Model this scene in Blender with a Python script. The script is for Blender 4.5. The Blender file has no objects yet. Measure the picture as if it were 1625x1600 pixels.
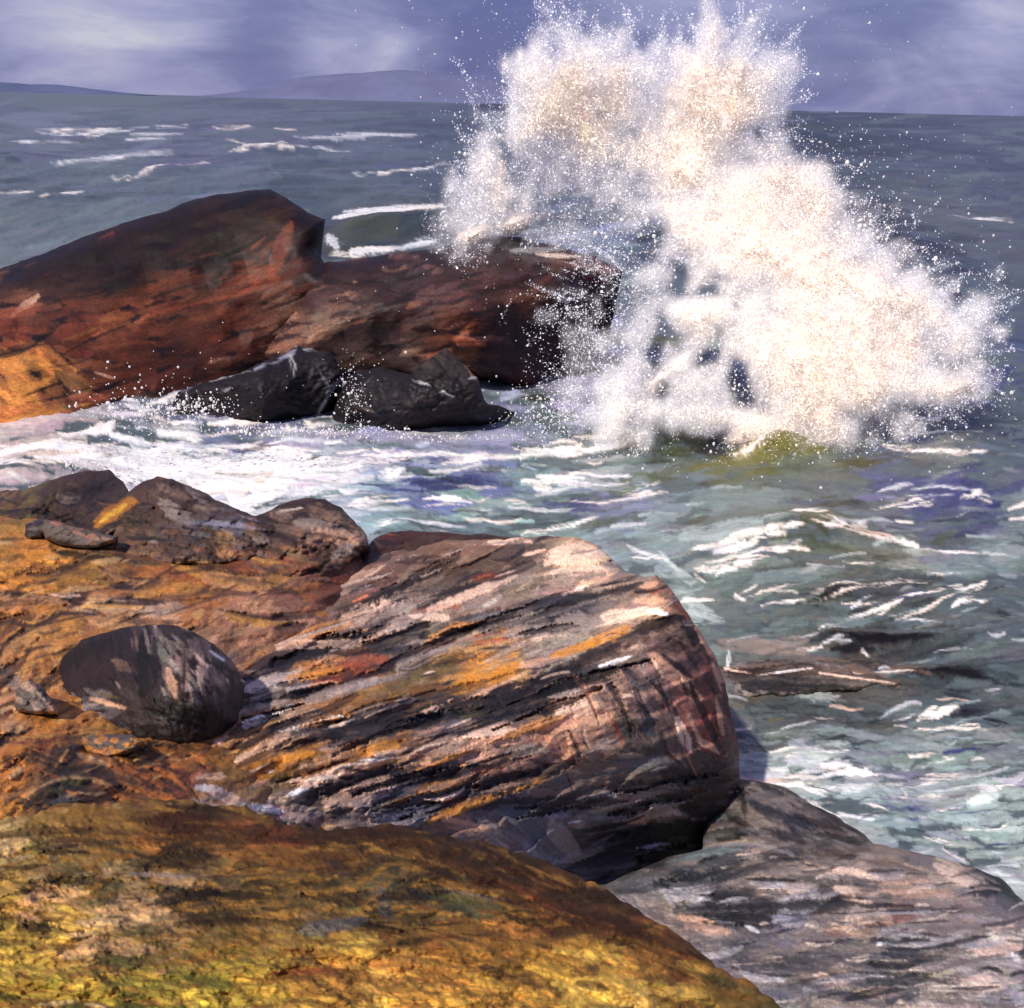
import bpy, math
import numpy as np
from mathutils import Matrix, Vector

# ------------------------------------------------------------------ camera
PW, PH, FPX = 1625.0, 1600.0, 1700.0
CAMZ = 9.0
PITCH = math.radians(20.5)
ROLL = math.radians(1.42)
scene = bpy.context.scene
fw = Vector((0, math.cos(PITCH), -math.sin(PITCH)))
r0 = Vector((1, 0, 0)); u0 = r0.cross(fw)
rt = r0 * math.cos(ROLL) + u0 * math.sin(ROLL)
up = -r0 * math.sin(ROLL) + u0 * math.cos(ROLL)
cam_d = bpy.data.cameras.new('camera'); cam = bpy.data.objects.new('camera', cam_d)
scene.collection.objects.link(cam)
cam.matrix_world = Matrix(((rt.x, up.x, -fw.x, 0), (rt.y, up.y, -fw.y, 0), (rt.z, up.z, -fw.z, CAMZ), (0, 0, 0, 1)))
cam_d.sensor_fit = 'HORIZONTAL'; cam_d.sensor_width = 36.0; cam_d.lens = 36.0 * FPX / PW
cam_d.clip_start = 0.1; cam_d.clip_end = 200000.0
scene.camera = cam
scene.render.engine = 'CYCLES'
scene.view_settings.view_transform = 'Standard'
scene.view_settings.look = 'None'
scene.view_settings.exposure = 0.0
scene.view_settings.gamma = 1.0
scene.cycles.use_denoising = True

# ------------------------------------------------------------------ sun
SUN_EL, SUN_AZ = math.radians(50), math.radians(218)      # azimuth clockwise from +Y (the view direction)
sd = Vector((math.sin(SUN_AZ) * math.cos(SUN_EL), math.cos(SUN_AZ) * math.cos(SUN_EL), math.sin(SUN_EL)))
sl = bpy.data.lights.new('sun', 'SUN'); sl.energy = 4.6; sl.angle = math.radians(1.5); sl.color = (1.0, 0.89, 0.78)
so = bpy.data.objects.new('sun', sl); scene.collection.objects.link(so)
so.rotation_mode = 'QUATERNION'; so.rotation_quaternion = sd.to_track_quat('Z', 'Y')
so.location = (0, -10, 40)

# ------------------------------------------------------------------ node helper
def nd(nt, typ, ins=None, **kw):
    n = nt.nodes.new(typ)
    for k, v in kw.items(): setattr(n, k, v)
    for k, v in (ins or {}).items():
        if isinstance(v, bpy.types.NodeSocket): nt.links.new(v, n.inputs[k])
        else: n.inputs[k].default_value = v
    return n
def lin(c):
    c = np.asarray(c, float) / 255.0
    return np.where(c <= 0.04045, c / 12.92, ((c + 0.055) / 1.055) ** 2.4)
def rgba(r, g, b): return tuple(lin((r, g, b))) + (1.0,)
def ramp(nt, fac, stops):
    n = nt.nodes.new('ShaderNodeValToRGB'); nt.links.new(fac, n.inputs[0])
    e = n.color_ramp.elements
    while len(e) < len(stops): e.new(0.5)
    for i, (p, c) in enumerate(stops): e[i].position = p; e[i].color = c if len(c) == 4 else tuple(c) + (1,)
    return n
def mixc(nt, fac, a, b, mode='MIX'):
    n = nt.nodes.new('ShaderNodeMix'); n.data_type = 'RGBA'; n.blend_type = mode
    for s, v in ((0, fac), (6, a), (7, b)):
        if isinstance(v, bpy.types.NodeSocket): nt.links.new(v, n.inputs[s])
        else: n.inputs[s].default_value = v
    return n.outputs[2]

# ------------------------------------------------------------------ world : sky with violet cloud
def pix_dir(px, py):
    d = rt * ((px - PW / 2) / FPX) + up * ((PH / 2 - py) / FPX) + fw
    return d.normalized()
w = bpy.data.worlds.new('World'); scene.world = w; w.use_nodes = True
nt = w.node_tree; nt.nodes.clear()
out = nd(nt, 'ShaderNodeOutputWorld')
sky = nd(nt, 'ShaderNodeTexSky', sky_type='NISHITA', sun_disc=False)
sky.sun_elevation = SUN_EL; sky.sun_rotation = SUN_AZ; sky.air_density = 1.0; sky.dust_density = 1.0; sky.ozone_density = 3.0
tc = nd(nt, 'ShaderNodeTexCoord')
mp = nd(nt, 'ShaderNodeMapping', {'Vector': tc.outputs['Generated'], 'Rotation': (0, math.radians(-25), 0), 'Scale': (5.0, 3.0, 13.0)})
n1 = nd(nt, 'ShaderNodeTexNoise', {'Vector': mp.outputs[0], 'Scale': 1.0, 'Detail': 7.0, 'Roughness': 0.55, 'Distortion': 0.8})
mp2 = nd(nt, 'ShaderNodeMapping', {'Vector': tc.outputs['Generated'], 'Rotation': (0, math.radians(-38), 0), 'Scale': (9.0, 5.0, 45.0)})
n2 = nd(nt, 'ShaderNodeTexNoise', {'Vector': mp2.outputs[0], 'Scale': 1.0, 'Detail': 5.0, 'Roughness': 0.6, 'Distortion': 1.5})
def lobe(px, py, k):
    d = pix_dir(px, py)
    dp = nd(nt, 'ShaderNodeVectorMath', {0: tc.outputs['Generated'], 1: tuple(d)}, operation='DOT_PRODUCT')
    a = nd(nt, 'ShaderNodeMath', {0: dp.outputs['Value'], 1: 1.0}, operation='SUBTRACT')
    b = nd(nt, 'ShaderNodeMath', {0: a.outputs[0], 1: k}, operation='MULTIPLY')
    return nd(nt, 'ShaderNodeMath', {0: b.outputs[0]}, operation='EXPONENT').outputs[0]
def summ(terms, base=0.0):
    s = None
    for v, k in terms:
        m = nd(nt, 'ShaderNodeMath', {0: v, 1: k, 2: base if s is None else s}, operation='MULTIPLY_ADD'); s = m.outputs[0]
    return s
# blue-violet deck, paler and darker banks of cloud that stand in fixed directions
f = summ([(n1.outputs[0], 1.5), (n2.outputs[0], 0.45), (lobe(620, 60, 900), 0.05), (lobe(240, 110, 200), 0.34),
          (lobe(80, 0, 250), 0.22), (lobe(520, 110, 1500), 0.15), (lobe(420, 30, 1400), -0.30), (lobe(780, 10, 500), -0.28),
          (lobe(1560, 60, 600), 0.30), (lobe(1400, 90, 700), -0.10), (lobe(1250, 20, 900), 0.05)], -0.62)
c_sky = ramp(nt, f, [(0.0, rgba(84, 88, 144)), (0.35, rgba(110, 113, 160)), (0.65, rgba(146, 146, 186)), (1.0, rgba(186, 184, 203))]).outputs[0]
# fade the painted cloud deck into the physical sky
bg1 = nd(nt, 'ShaderNodeBackground', {'Color': c_sky, 'Strength': 1.04})
bg2 = nd(nt, 'ShaderNodeBackground', {'Color': sky.outputs[0], 'Strength': 0.012})
ad = nd(nt, 'ShaderNodeAddShader'); nt.links.new(bg1.outputs[0], ad.inputs[0]); nt.links.new(bg2.outputs[0], ad.inputs[1])
nt.links.new(ad.outputs[0], out.inputs[0])

# ------------------------------------------------------------------ numpy helpers
rng = np.random.default_rng(7)
FW, RT, UP = (np.array(v) for v in (fw, rt, up))
CP = np.array((0, 0, CAMZ))
def rays(px, py):
    """direction with unit step along the optical axis"""
    px = np.asarray(px, float); py = np.asarray(py, float)
    return FW + ((px - PW / 2) / FPX)[..., None] * RT + ((PH / 2 - py) / FPX)[..., None] * UP
def depth_of(px, py, kind, v):
    d = rays(px, py)
    return (v - CAMZ) / d[2] if kind == 'z' else v / d[1]
def fftnoise(n, beta, ax=1.0, ay=1.0, seed=0):
    g = np.random.default_rng(seed)
    fx = np.fft.fftfreq(n)[None, :] * ax; fy = np.fft.fftfreq(n)[:, None] * ay
    k = np.sqrt(fx ** 2 + fy ** 2 + 1e-5)
    s = np.fft.fft2(g.standard_normal((n, n))) / k ** beta
    s[0, 0] = 0
    r = np.real(np.fft.ifft2(s)); r = r / r.std()
    return r
NS = 512
T_FR = fftnoise(NS, 1.5, seed=1)
T_FR2 = fftnoise(NS, 1.0, seed=2)
T_BR = fftnoise(NS, 1.2, 9.0, 0.55, seed=3)         # bristle: long along x
T_HI = fftnoise(NS, 0.35, seed=4)
T_WV = fftnoise(NS, 1.7, 0.55, 1.6, seed=5)         # swell: crests across
def samp(T, x, y):
    x = np.mod(x, NS); y = np.mod(y, NS)
    x0 = np.floor(x).astype(int); y0 = np.floor(y).astype(int)
    fx = x - x0; fy = y - y0
    x0 %= NS; y0 %= NS; x1 = (x0 + 1) % NS; y1 = (y0 + 1) % NS
    return (T[y0, x0] * (1 - fx) + T[y0, x1] * fx) * (1 - fy) + (T[y1, x0] * (1 - fx) + T[y1, x1] * fx) * fy
def sstep(a, b, x):
    t = np.clip((x - a) / (b - a), 0, 1); return t * t * (3 - 2 * t)

CS = 1.2       # one texel = 1.5 photograph pixels
def gain(cv, k, sat=1.0, con=1.0, mid=0.16):
    L = cv.rgb.mean(-1, keepdims=True); cv.rgb[:] = cv.rgb * (np.maximum(L, 1e-4) / mid) ** (con - 1)
    g = cv.rgb.mean(-1, keepdims=True); cv.rgb[:] = np.clip((g + (cv.rgb - g) * sat) * k, 0.002, 0.92)
class Canvas:
    """colour and relief of one surface, laid down stroke by stroke"""
    def __init__(s, x0, y0, x1, y1, col=(90, 80, 75)):
        s.x0, s.y0 = x0, y0
        s.w, s.h = int((x1 - x0) / CS) + 2, int((y1 - y0) / CS) + 2
        s.rgb = np.empty((s.h, s.w, 3)); s.rgb[:] = lin(col)
        s.z = np.zeros((s.h, s.w))
    def stroke(s, xa, ya, xb, yb, w, col, op=0.9, h=None, rag=0.6, dry=0.3, bend=0.0, islin=False):
        c = np.asarray(col, float) if islin else lin(col)
        if h is None: h = (float(np.sqrt(c.mean())) - 0.42) * 1.6  # dark strokes sink; on rock they carry painted crevice shade
        L = math.hypot(xb - xa, yb - ya) + 1e-6; ux, uy = (xb - xa) / L, (yb - ya) / L
        m = w * 1.0 + abs(bend) + 2
        i0 = max(0, int((min(xa, xb) - m - s.x0) / CS)); i1 = min(s.w, int((max(xa, xb) + m - s.x0) / CS) + 2)
        j0 = max(0, int((min(ya, yb) - m - s.y0) / CS)); j1 = min(s.h, int((max(ya, yb) + m - s.y0) / CS) + 2)
        if i0 >= i1 or j0 >= j1: return
        X = (np.arange(i0, i1) * CS + s.x0)[None, :] - xa; Y = (np.arange(j0, j1) * CS + s.y0)[:, None] - ya
        a = X * ux + Y * uy; r = -X * uy + Y * ux
        t = a / L
        r = r - bend * 4 * t * (1 - t)
        ox, oy = rng.uniform(0, NS, 2)
        br = samp(T_BR, a / 3.0 + ox, r * 1.1 + oy)
        fr = samp(T_FR, a / 2.2 + ox, r / 2.2 + oy)
        tt = np.clip(t, 0, 1)
        half = 0.5 * w * (0.15 + 0.85 * np.sin(np.pi * (0.06 + 0.86 * tt)) ** 0.8)
        over = np.maximum(0, np.maximum(-a, a - L))
        hi = samp(T_HI, X / 1.6 + ox, Y / 1.6 + oy)
        d = half - np.hypot(r, over) + hi * min(w * 0.10, 1.6) + fr * rag * w * 0.35 + br * rag * w * 0.2
        mk = sstep(-0.8, max(1.2, w * 0.14), d)
        mk = mk * (1 - dry * sstep(-0.1, 1.1, br + 0.8 * (tt - 0.4) + 0.5 * fr)) * op
        mk = np.clip(mk, 0, 1)
        sh = (1 + 0.14 * br + 0.05 * fr)
        V = s.rgb[j0:j1, i0:i1]; V += (np.clip(c[None, None] * sh[..., None], 0.001, 1) - V) * mk[..., None]
        Z = s.z[j0:j1, i0:i1]
        Z += (h * min(w, 26) * 0.25 + br * 0.35 + (r / max(w, 1)) * 0.5 - Z) * mk * 0.75
    def many(s, txt, pal, ox=0, oy=0, sc=1.0, split=0, **kw):
        for ln in txt.strip().splitlines():
            for it in ln.split(';'):
                p = it.split()
                if len(p) < 6: continue
                x0, y0, x1, y1, w_ = [float(v) for v in p[:5]]
                b = float(p[6]) if len(p) > 6 else 0
                X0, Y0, X1, Y1, W = ox + x0 / sc, oy + y0 / sc, ox + x1 / sc, oy + y1 / sc, max(2.5, w_ / sc)
                if not split:
                    s.stroke(X0, Y0, X1, Y1, W, pal[p[5]], bend=b / sc, **kw); continue
                # broken into thin torn threads that follow the same line
                L = math.hypot(X1 - X0, Y1 - Y0); nx, ny = -(Y1 - Y0) / (L + .01), (X1 - X0) / (L + .01)
                for k in range(split + int(W / 4)):
                    u0 = rng.uniform(-0.15, 0.6); u1 = u0 + rng.uniform(0.25, 0.7); q = rng.normal(0, 0.30) * W
                    bb = b / sc
                    f0 = 4 * bb * u0 * (1 - u0) if 0 < u0 < 1 else 0; f1 = 4 * bb * u1 * (1 - u1) if 0 < u1 < 1 else 0
                    s.stroke(X0 + (X1 - X0) * u0 + nx * (q + f0), Y0 + (Y1 - Y0) * u0 + ny * (q + f0), X0 + (X1 - X0) * u1 + nx * (q + f1) + rng.normal(0, 1), Y0 + (Y1 - Y0) * u1 + ny * (q + f1) + rng.normal(0, 1.2),
                             max(1.8, W * rng.uniform(0.15, 0.5)), pal[p[5]], bend=bb * 0.3 + rng.normal(0, 1.5), **kw)
    def get(s, px, py):
        x = np.clip((px - s.x0) / CS, 0, s.w - 1.001); y = np.clip((py - s.y0) / CS, 0, s.h - 1.001)
        i = x.astype(int); j = y.astype(int); fx = x - i; fy = y - j
        def bl(A):
            f_, g_ = (fx[..., None], fy[..., None]) if A.ndim == 3 else (fx, fy)
            return (A[j, i] * (1 - f_) + A[j, i + 1] * f_) * (1 - g_) + (A[j + 1, i] * (1 - f_) + A[j + 1, i + 1] * f_) * g_
        return bl(s.rgb), bl(s.z)
def parse(txt):
    r = []
    for it in txt.replace('\n', ';').split(';'):
        p = it.split()
        if len(p) >= 5: r.append([float(v) for v in p[:6]])
    return r
def fill(cv, samples, n, ang, ln, wd, box=None, jit=0.22, bendk=0.1, dry=0.35, op=0.85):
    """broad strokes whose colour follows the colour notes (x y r g b [angle])"""
    S = parse(samples)
    P = np.array([s[:2] for s in S]); C = np.array([lin(s[2:5]) for s in S])
    A = np.array([s[5] if len(s) > 5 else ang for s in S])
    x0, y0, x1, y1 = box or (cv.x0, cv.y0, cv.x0 + cv.w * CS, cv.y0 + cv.h * CS)
    for k in range(n):
        x, y = rng.uniform(x0, x1), rng.uniform(y0, y1)
        d2 = ((P - (x, y)) ** 2).sum(1) + 60.0
        wt = d2 ** -1.7; wt /= wt.sum()
        if rng.random() < 0.55:
            c = wt @ C
        else:
            c = C[rng.choice(len(C), p=wt)]
        a = math.radians(wt @ A + rng.normal(0, 7))
        q = (1.0 - 0.55 * k / n)
        L = ln * q * rng.uniform(0.5, 1.5); W = wd * q * rng.uniform(0.5, 1.5)
        c = np.clip(c * math.exp(rng.normal(0, jit)) * (1 + rng.normal(0, 0.06, 3)), 0.002, 0.95)
        dx, dy = math.cos(a) * L / 2, -math.sin(a) * L / 2
        cv.stroke(x - dx, y - dy, x + dx, y + dy, W, c, op=op, dry=dry, bend=rng.normal(0, bendk) * L * 0.3, islin=True)

def crevice_shade(cv, box, n, ang, ln, w, dark=(28, 24, 28), light=None, poly=None, curve=0.06, dep=-2.2):  # dark strokes put crevice shade into the colour and sink the surface
    x0, y0, x1, y1 = box
    for k in range(n):
        x, y = rng.uniform(x0, x1), rng.uniform(y0, y1); a = math.radians(ang + rng.normal(0, 5)); L = ln * math.exp(rng.normal(0, 0.5)); W = w * math.exp(rng.normal(0, 0.4))
        dx, dy = math.cos(a) * L / 2, -math.sin(a) * L / 2; b = rng.normal(0, curve) * L
        cv.stroke(x - dx, y - dy, x + dx, y + dy, W, dark, op=0.85, dry=0.35, bend=b, h=dep, rag=0.8)
        if light is not None and rng.random() < 0.7:
            l = lin(light[rng.integers(len(light))]); o = W * 0.9 * (1 if rng.random() < 0.6 else -1)
            cv.stroke(x - dx * .8, y - dy * .8 + o, x + dx * .7, y + dy * .7 + o, W * rng.uniform(0.8, 1.6), l, op=0.75, dry=0.6, bend=b, h=1.2, rag=0.9, islin=True)

# thin plate spline of inverse depth
def tps_fit(pts):
    P = np.array([p[:2] for p in pts], float) / 500.0; v = np.array([1.0 / depth_of(*p) for p in pts])
    n = len(P)
    d = np.linalg.norm(P[:, None] - P[None], axis=2)
    K = np.where(d > 0, d * d * np.log(d + 1e-12), 0) + np.eye(n) * 1e-5
    Q = np.hstack([np.ones((n, 1)), P]); M = np.zeros((n + 3, n + 3)); M[:n, :n] = K; M[:n, n:] = Q; M[n:, :n] = Q.T
    s = np.linalg.solve(M, np.concatenate([v, np.zeros(3)]))
    return P, s
def tps_eval(fit, px, py):
    P, s = fit; n = len(P); x = np.asarray(px) / 500.0; y = np.asarray(py) / 500.0
    r = s[n] + s[n + 1] * x + s[n + 2] * y
    for i in range(n):
        d2 = (x - P[i, 0]) ** 2 + (y - P[i, 1]) ** 2 + 1e-14
        r = r + s[i] * 0.5 * d2 * np.log(d2)
    return r
def rough_poly(poly, amp, step=7.0):
    P = np.array(poly, float); o = []
    off = rng.uniform(0, NS)
    for a, b in zip(P, np.roll(P, -1, 0)):
        L = np.hypot(*(b - a)); n = max(1, int(L / step))
        nrm = np.array((a[1] - b[1], b[0] - a[0])) / (L + 1e-9)
        for k in range(n):
            p = a + (b - a) * k / n
            q = samp(T_FR, np.array(p[0] * 0.6 + off), np.array(p[1] * 0.6 + off))
            o.append(p + nrm * float(q) * amp * 0.7)
    return np.array(o)
def poly_sd(poly, X, Y):
    """signed distance, + inside, and the nearest boundary point"""
    best = np.full(X.shape, 1e18); bx = np.zeros(X.shape); by = np.zeros(X.shape); ins = np.zeros(X.shape, bool)
    for a, b in zip(poly, np.roll(poly, -1, 0)):
        e = b - a; l2 = e @ e + 1e-12
        t = np.clip(((X - a[0]) * e[0] + (Y - a[1]) * e[1]) / l2, 0, 1)
        qx = a[0] + t * e[0]; qy = a[1] + t * e[1]; d = (X - qx) ** 2 + (Y - qy) ** 2
        m = d < best; best = np.where(m, d, best); bx = np.where(m, qx, bx); by = np.where(m, qy, by)
        c = ((a[1] > Y) != (b[1] > Y))
        if c.any(): ins ^= c & (X < (b[0] - a[0]) * (Y - a[1]) / (b[1] - a[1] + 1e-30) + a[0])
    d = np.sqrt(best)
    return np.where(ins, d, -d), bx, by

COLL = scene.collection
def mesh_obj(name, V, F, col, mat, label=None, cat=None, kind=None, group=None, parent=None, smooth=True):
    V = np.asarray(V, np.float32); F = np.asarray(F, np.int32); k = F.shape[1]
    o_loc = None
    if parent is None and kind != 'structure':
        o_loc = np.array([(V[:, 0].min() + V[:, 0].max()) / 2, (V[:, 1].min() + V[:, 1].max()) / 2, V[:, 2].min()], np.float32)
        V = V - o_loc
    me = bpy.data.meshes.new(name)
    me.vertices.add(len(V)); me.vertices.foreach_set('co', V.ravel())
    me.loops.add(F.size); me.loops.foreach_set('vertex_index', F.ravel())
    me.polygons.add(len(F)); me.polygons.foreach_set('loop_start', np.arange(len(F), dtype=np.int32) * k)
    me.update(calc_edges=True)
    if smooth: me.polygons.foreach_set('use_smooth', np.ones(len(F), bool))
    at = me.color_attributes.new('tone', 'FLOAT_COLOR', 'POINT')
    c4 = np.ones((len(V), 4), np.float32); c4[:, :3] = col
    at.data.foreach_set('color', c4.ravel())
    me.materials.append(mat); me.update()
    o = bpy.data.objects.new(name, me); COLL.objects.link(o)
    if o_loc is not None: o.location = Vector([float(v) for v in o_loc])
    if parent is not None: o.parent = parent
    if label: o['label'] = label
    if cat: o['category'] = cat
    if kind: o['kind'] = kind
    if group: o['group'] = group
    return o

def relief(name, poly, ctrl, cv, mat, label=None, cat=None, kind=None, group=None, parent=None, step=2.0, rough=4.0,
           rnd=30.0, rdep=0.6, thick=2.0, drop=None, hk=1.0, lump=0.0, lscale=1.0, inset=0.12, strata=0.0, sang=20.0, mask=None, bulge=0.0):
    """A solid: the face that looks at the bay plus a rounded back that falls away behind its rim."""
    pl = rough_poly(poly, rough)
    x0, y0 = pl.min(0) - 2 * step; x1, y1 = pl.max(0) + 2 * step
    X, Y = np.meshgrid(np.arange(x0, x1, step), np.arange(y0, y1, step))
    if mask is None: sdv, bx, by = poly_sd(pl, X, Y)
    else: sdv, bx, by = (mask(X, Y) - 0.5) * 2 * rnd, X, Y
    inside = sdv > 0
    cell = inside[:-1, :-1] | inside[1:, :-1] | inside[:-1, 1:] | inside[1:, 1:]
    used = np.zeros(X.shape, bool)
    used[:-1, :-1] |= cell; used[1:, :-1] |= cell; used[:-1, 1:] |= cell; used[1:, 1:] |= cell
    Xs = np.where(sdv > 0, X, bx); Ys = np.where(sdv > 0, Y, by); S = np.maximum(sdv, 0)
    fit = tps_fit(ctrl)
    px, py, sv = Xs[used], Ys[used], S[used]
    T = 1.0 / np.maximum(tps_eval(fit, px, py), 1e-4)
    q = np.clip(1 - sv / rnd, 0, 1)
    T = T + rdep * (1 - np.sqrt(np.clip(1 - q * q, 0, 1)))
    rgb, z = cv.get(px, py)
    if bulge: T = T - bulge * sstep(0, 1, sv / rnd)
    if lump:
        a = math.radians(sang); u = px * math.cos(a) - py * math.sin(a); v = px * math.sin(a) + py * math.cos(a)
        o1 = rng.uniform(0, NS)
        l = samp(T_FR, u * 0.35 / lscale + o1, v * 0.75 / lscale + o1) + 0.5 * samp(T_FR, u * 0.9 / lscale, v * 1.6 / lscale + o1)
        T = T - lump * l * 0.5
        if strata:
            p_ = v / (26.0 * lscale) + 0.8 * samp(T_FR, u * 0.10 / lscale ** .5 + o1, v * 0.05)
            fr = p_ - np.floor(p_)
            T = T + strata * (sstep(0.0, 0.75, fr) - sstep(0.8, 1.0, fr) - 0.5)
    T = T - z * hk * T / FPX
    R = rays(px, py)
    P = CP + R * T[:, None]
    idx = -np.ones(X.shape, int); idx[used] = np.arange(used.sum())
    jj, ii = np.nonzero(cell)
    F = np.stack([idx[jj, ii], idx[jj + 1, ii], idx[jj + 1, ii + 1], idx[jj, ii + 1]], 1)
    # rim loop -> rounded back
    E = np.concatenate([F[:, [0, 1]], F[:, [1, 2]], F[:, [2, 3]], F[:, [3, 0]]])
    nV = len(P); key = E[:, 0].astype(np.int64) * nV + E[:, 1]; rkey = E[:, 1].astype(np.int64) * nV + E[:, 0]
    be = E[~np.isin(key, rkey)]
    bv = np.unique(be); rm = -np.ones(nV, int); rm[bv] = np.arange(len(bv))
    cen = P.mean(0); B = P[bv]; Rb = R[bv] / np.linalg.norm(R[bv], axis=1)[:, None]
    lat = (cen - B) * np.array((1, 1, 0))
    rings = [B]; D = thick * 0.8 if drop is None else drop
    for k in range(1, 7):
        a = k / 6 * math.pi / 2
        nb = B + Rb * thick * math.sin(a) - np.array((0, 0, 1.0)) * D * (1 - math.cos(a)) + lat * inset * (1 - math.cos(a))
        rings.append(nb)
    Vs = [P]; Fs = [F]; cols = [rgb]
    prev = bv; base = nV
    for k in range(1, 7):
        Vs.append(rings[k]); cols.append(rgb[bv] * 0.9 + 0.02)
        cur = base + np.arange(len(bv)); base += len(bv)
        a0, a1 = be[:, 0], be[:, 1]
        p0 = prev[rm[a0]]; p1 = prev[rm[a1]]; c0 = cur[rm[a0]]; c1 = cur[rm[a1]]
        Fs.append(np.stack([p1, p0, c0, c1], 1)); prev = cur
    return mesh_obj(name, np.vstack(Vs), np.vstack(Fs), np.vstack(cols), mat, label, cat, kind, group, parent)

# ------------------------------------------------------------------ materials
def surf_mat(name, rough=0.7, spec=0.3, scale=6.0, var=0.25, bump=0.4, bdist=0.02, stretch=(1, 1, 1), rot=(0, 0, 0), grain=40.0, grain_amt=0.25):
    m = bpy.data.materials.new(name); m.use_nodes = True; nt = m.node_tree; nt.nodes.clear()
    o = nd(nt, 'ShaderNodeOutputMaterial')
    at = nd(nt, 'ShaderNodeAttribute', attribute_name='tone')
    tc = nd(nt, 'ShaderNodeTexCoord')
    mp = nd(nt, 'ShaderNodeMapping', {'Vector': tc.outputs['Object'], 'Rotation': rot, 'Scale': stretch})
    a = nd(nt, 'ShaderNodeTexNoise', {'Vector': mp.outputs[0], 'Scale': scale, 'Detail': 8.0, 'Roughness': 0.65, 'Distortion': 0.4})
    g = nd(nt, 'ShaderNodeTexNoise', {'Vector': mp.outputs[0], 'Scale': grain, 'Detail': 3.0, 'Roughness': 0.7})
    mr = nd(nt, 'ShaderNodeMapRange', {'Value': a.outputs[0], 'From Min': 0.3, 'From Max': 0.7, 'To Min': 1 - var, 'To Max': 1 + var})
    mg = nd(nt, 'ShaderNodeMapRange', {'Value': g.outputs[0], 'From Min': 0.35, 'From Max': 0.65, 'To Min': 1 - grain_amt, 'To Max': 1 + grain_amt})
    mm = nd(nt, 'ShaderNodeMath', {0: mr.outputs[0], 1: mg.outputs[0]}, operation='MULTIPLY')
    cc = nd(nt, 'ShaderNodeVectorMath', {0: at.outputs['Color'], 'Scale': mm.outputs[0]}, operation='SCALE')
    ad = nd(nt, 'ShaderNodeMath', {0: g.outputs[0], 1: 0.5, 2: a.outputs[0]}, operation='MULTIPLY_ADD')
    bp = nd(nt, 'ShaderNodeBump', {'Strength': bump, 'Distance': bdist, 'Height': ad.outputs[0]})
    rr = nd(nt, 'ShaderNodeMapRange', {'Value': a.outputs[0], 'From Min': 0.3, 'From Max': 0.7, 'To Min': max(0.05, rough - 0.15), 'To Max': min(1, rough + 0.15)})
    p = nd(nt, 'ShaderNodeBsdfPrincipled', {'Base Color': cc.outputs[0], 'Roughness': rr.outputs[0], 'Specular IOR Level': spec, 'Normal': bp.outputs[0]})
    nt.links.new(p.outputs[0], o.inputs[0])
    return m
M_rock = surf_mat('weathered_rock', 0.62, 0.35, 3.0, 0.22, 0.55, 0.03, (1, 1, 3.0), (0, 0.35, 0), 28.0, 0.3)
M_near = surf_mat('mossy_turf', 0.85, 0.15, 5.0, 0.16, 0.4, 0.02, (1, 1, 1), (0, 0, 0), 50.0, 0.16)
M_far = surf_mat('wet_dark_rock', 0.6, 0.25, 1.2, 0.2, 0.3, 0.06, (1, 1, 2.0), (0, 0.3, 0), 9.0, 0.3)
M_sea = surf_mat('sea_water', 0.36, 0.25, 0.9, 0.14, 0.45, 0.07, (0.5, 1.6, 1), (0, 0, 0), 7.0, 0.14)
M_foam = surf_mat('sea_foam', 0.8, 0.2, 2.0, 0.06, 0.5, 0.05, (1, 1, 1), (0, 0, 0), 16.0, 0.08)
M_hill = surf_mat('far_hill', 1.0, 0.0, 0.002, 0.15, 0.0, 0.1)

PAL = dict(K=(26, 20, 22), N=(36, 40, 52), G=(92, 92, 96), g=(142, 128, 118), P=(222, 186, 162), p=(196, 150, 120),
           T=(118, 94, 80), B=(62, 42, 36), R=(142, 66, 38), O=(192, 124, 38), o=(132, 84, 28), M=(70, 28, 26),
           W=(248, 232, 218), V=(88, 84, 44), L=(150, 148, 168), Y=(206, 160, 40), y=(226, 180, 60), s=(120, 140, 140),
           t=(78, 96, 100), d=(44, 56, 58), b=(64, 70, 118), w=(206, 208, 210), e=(70, 76, 44), l=(104, 104, 36),
           c=(168, 182, 178), S=(58, 72, 84))

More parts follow.
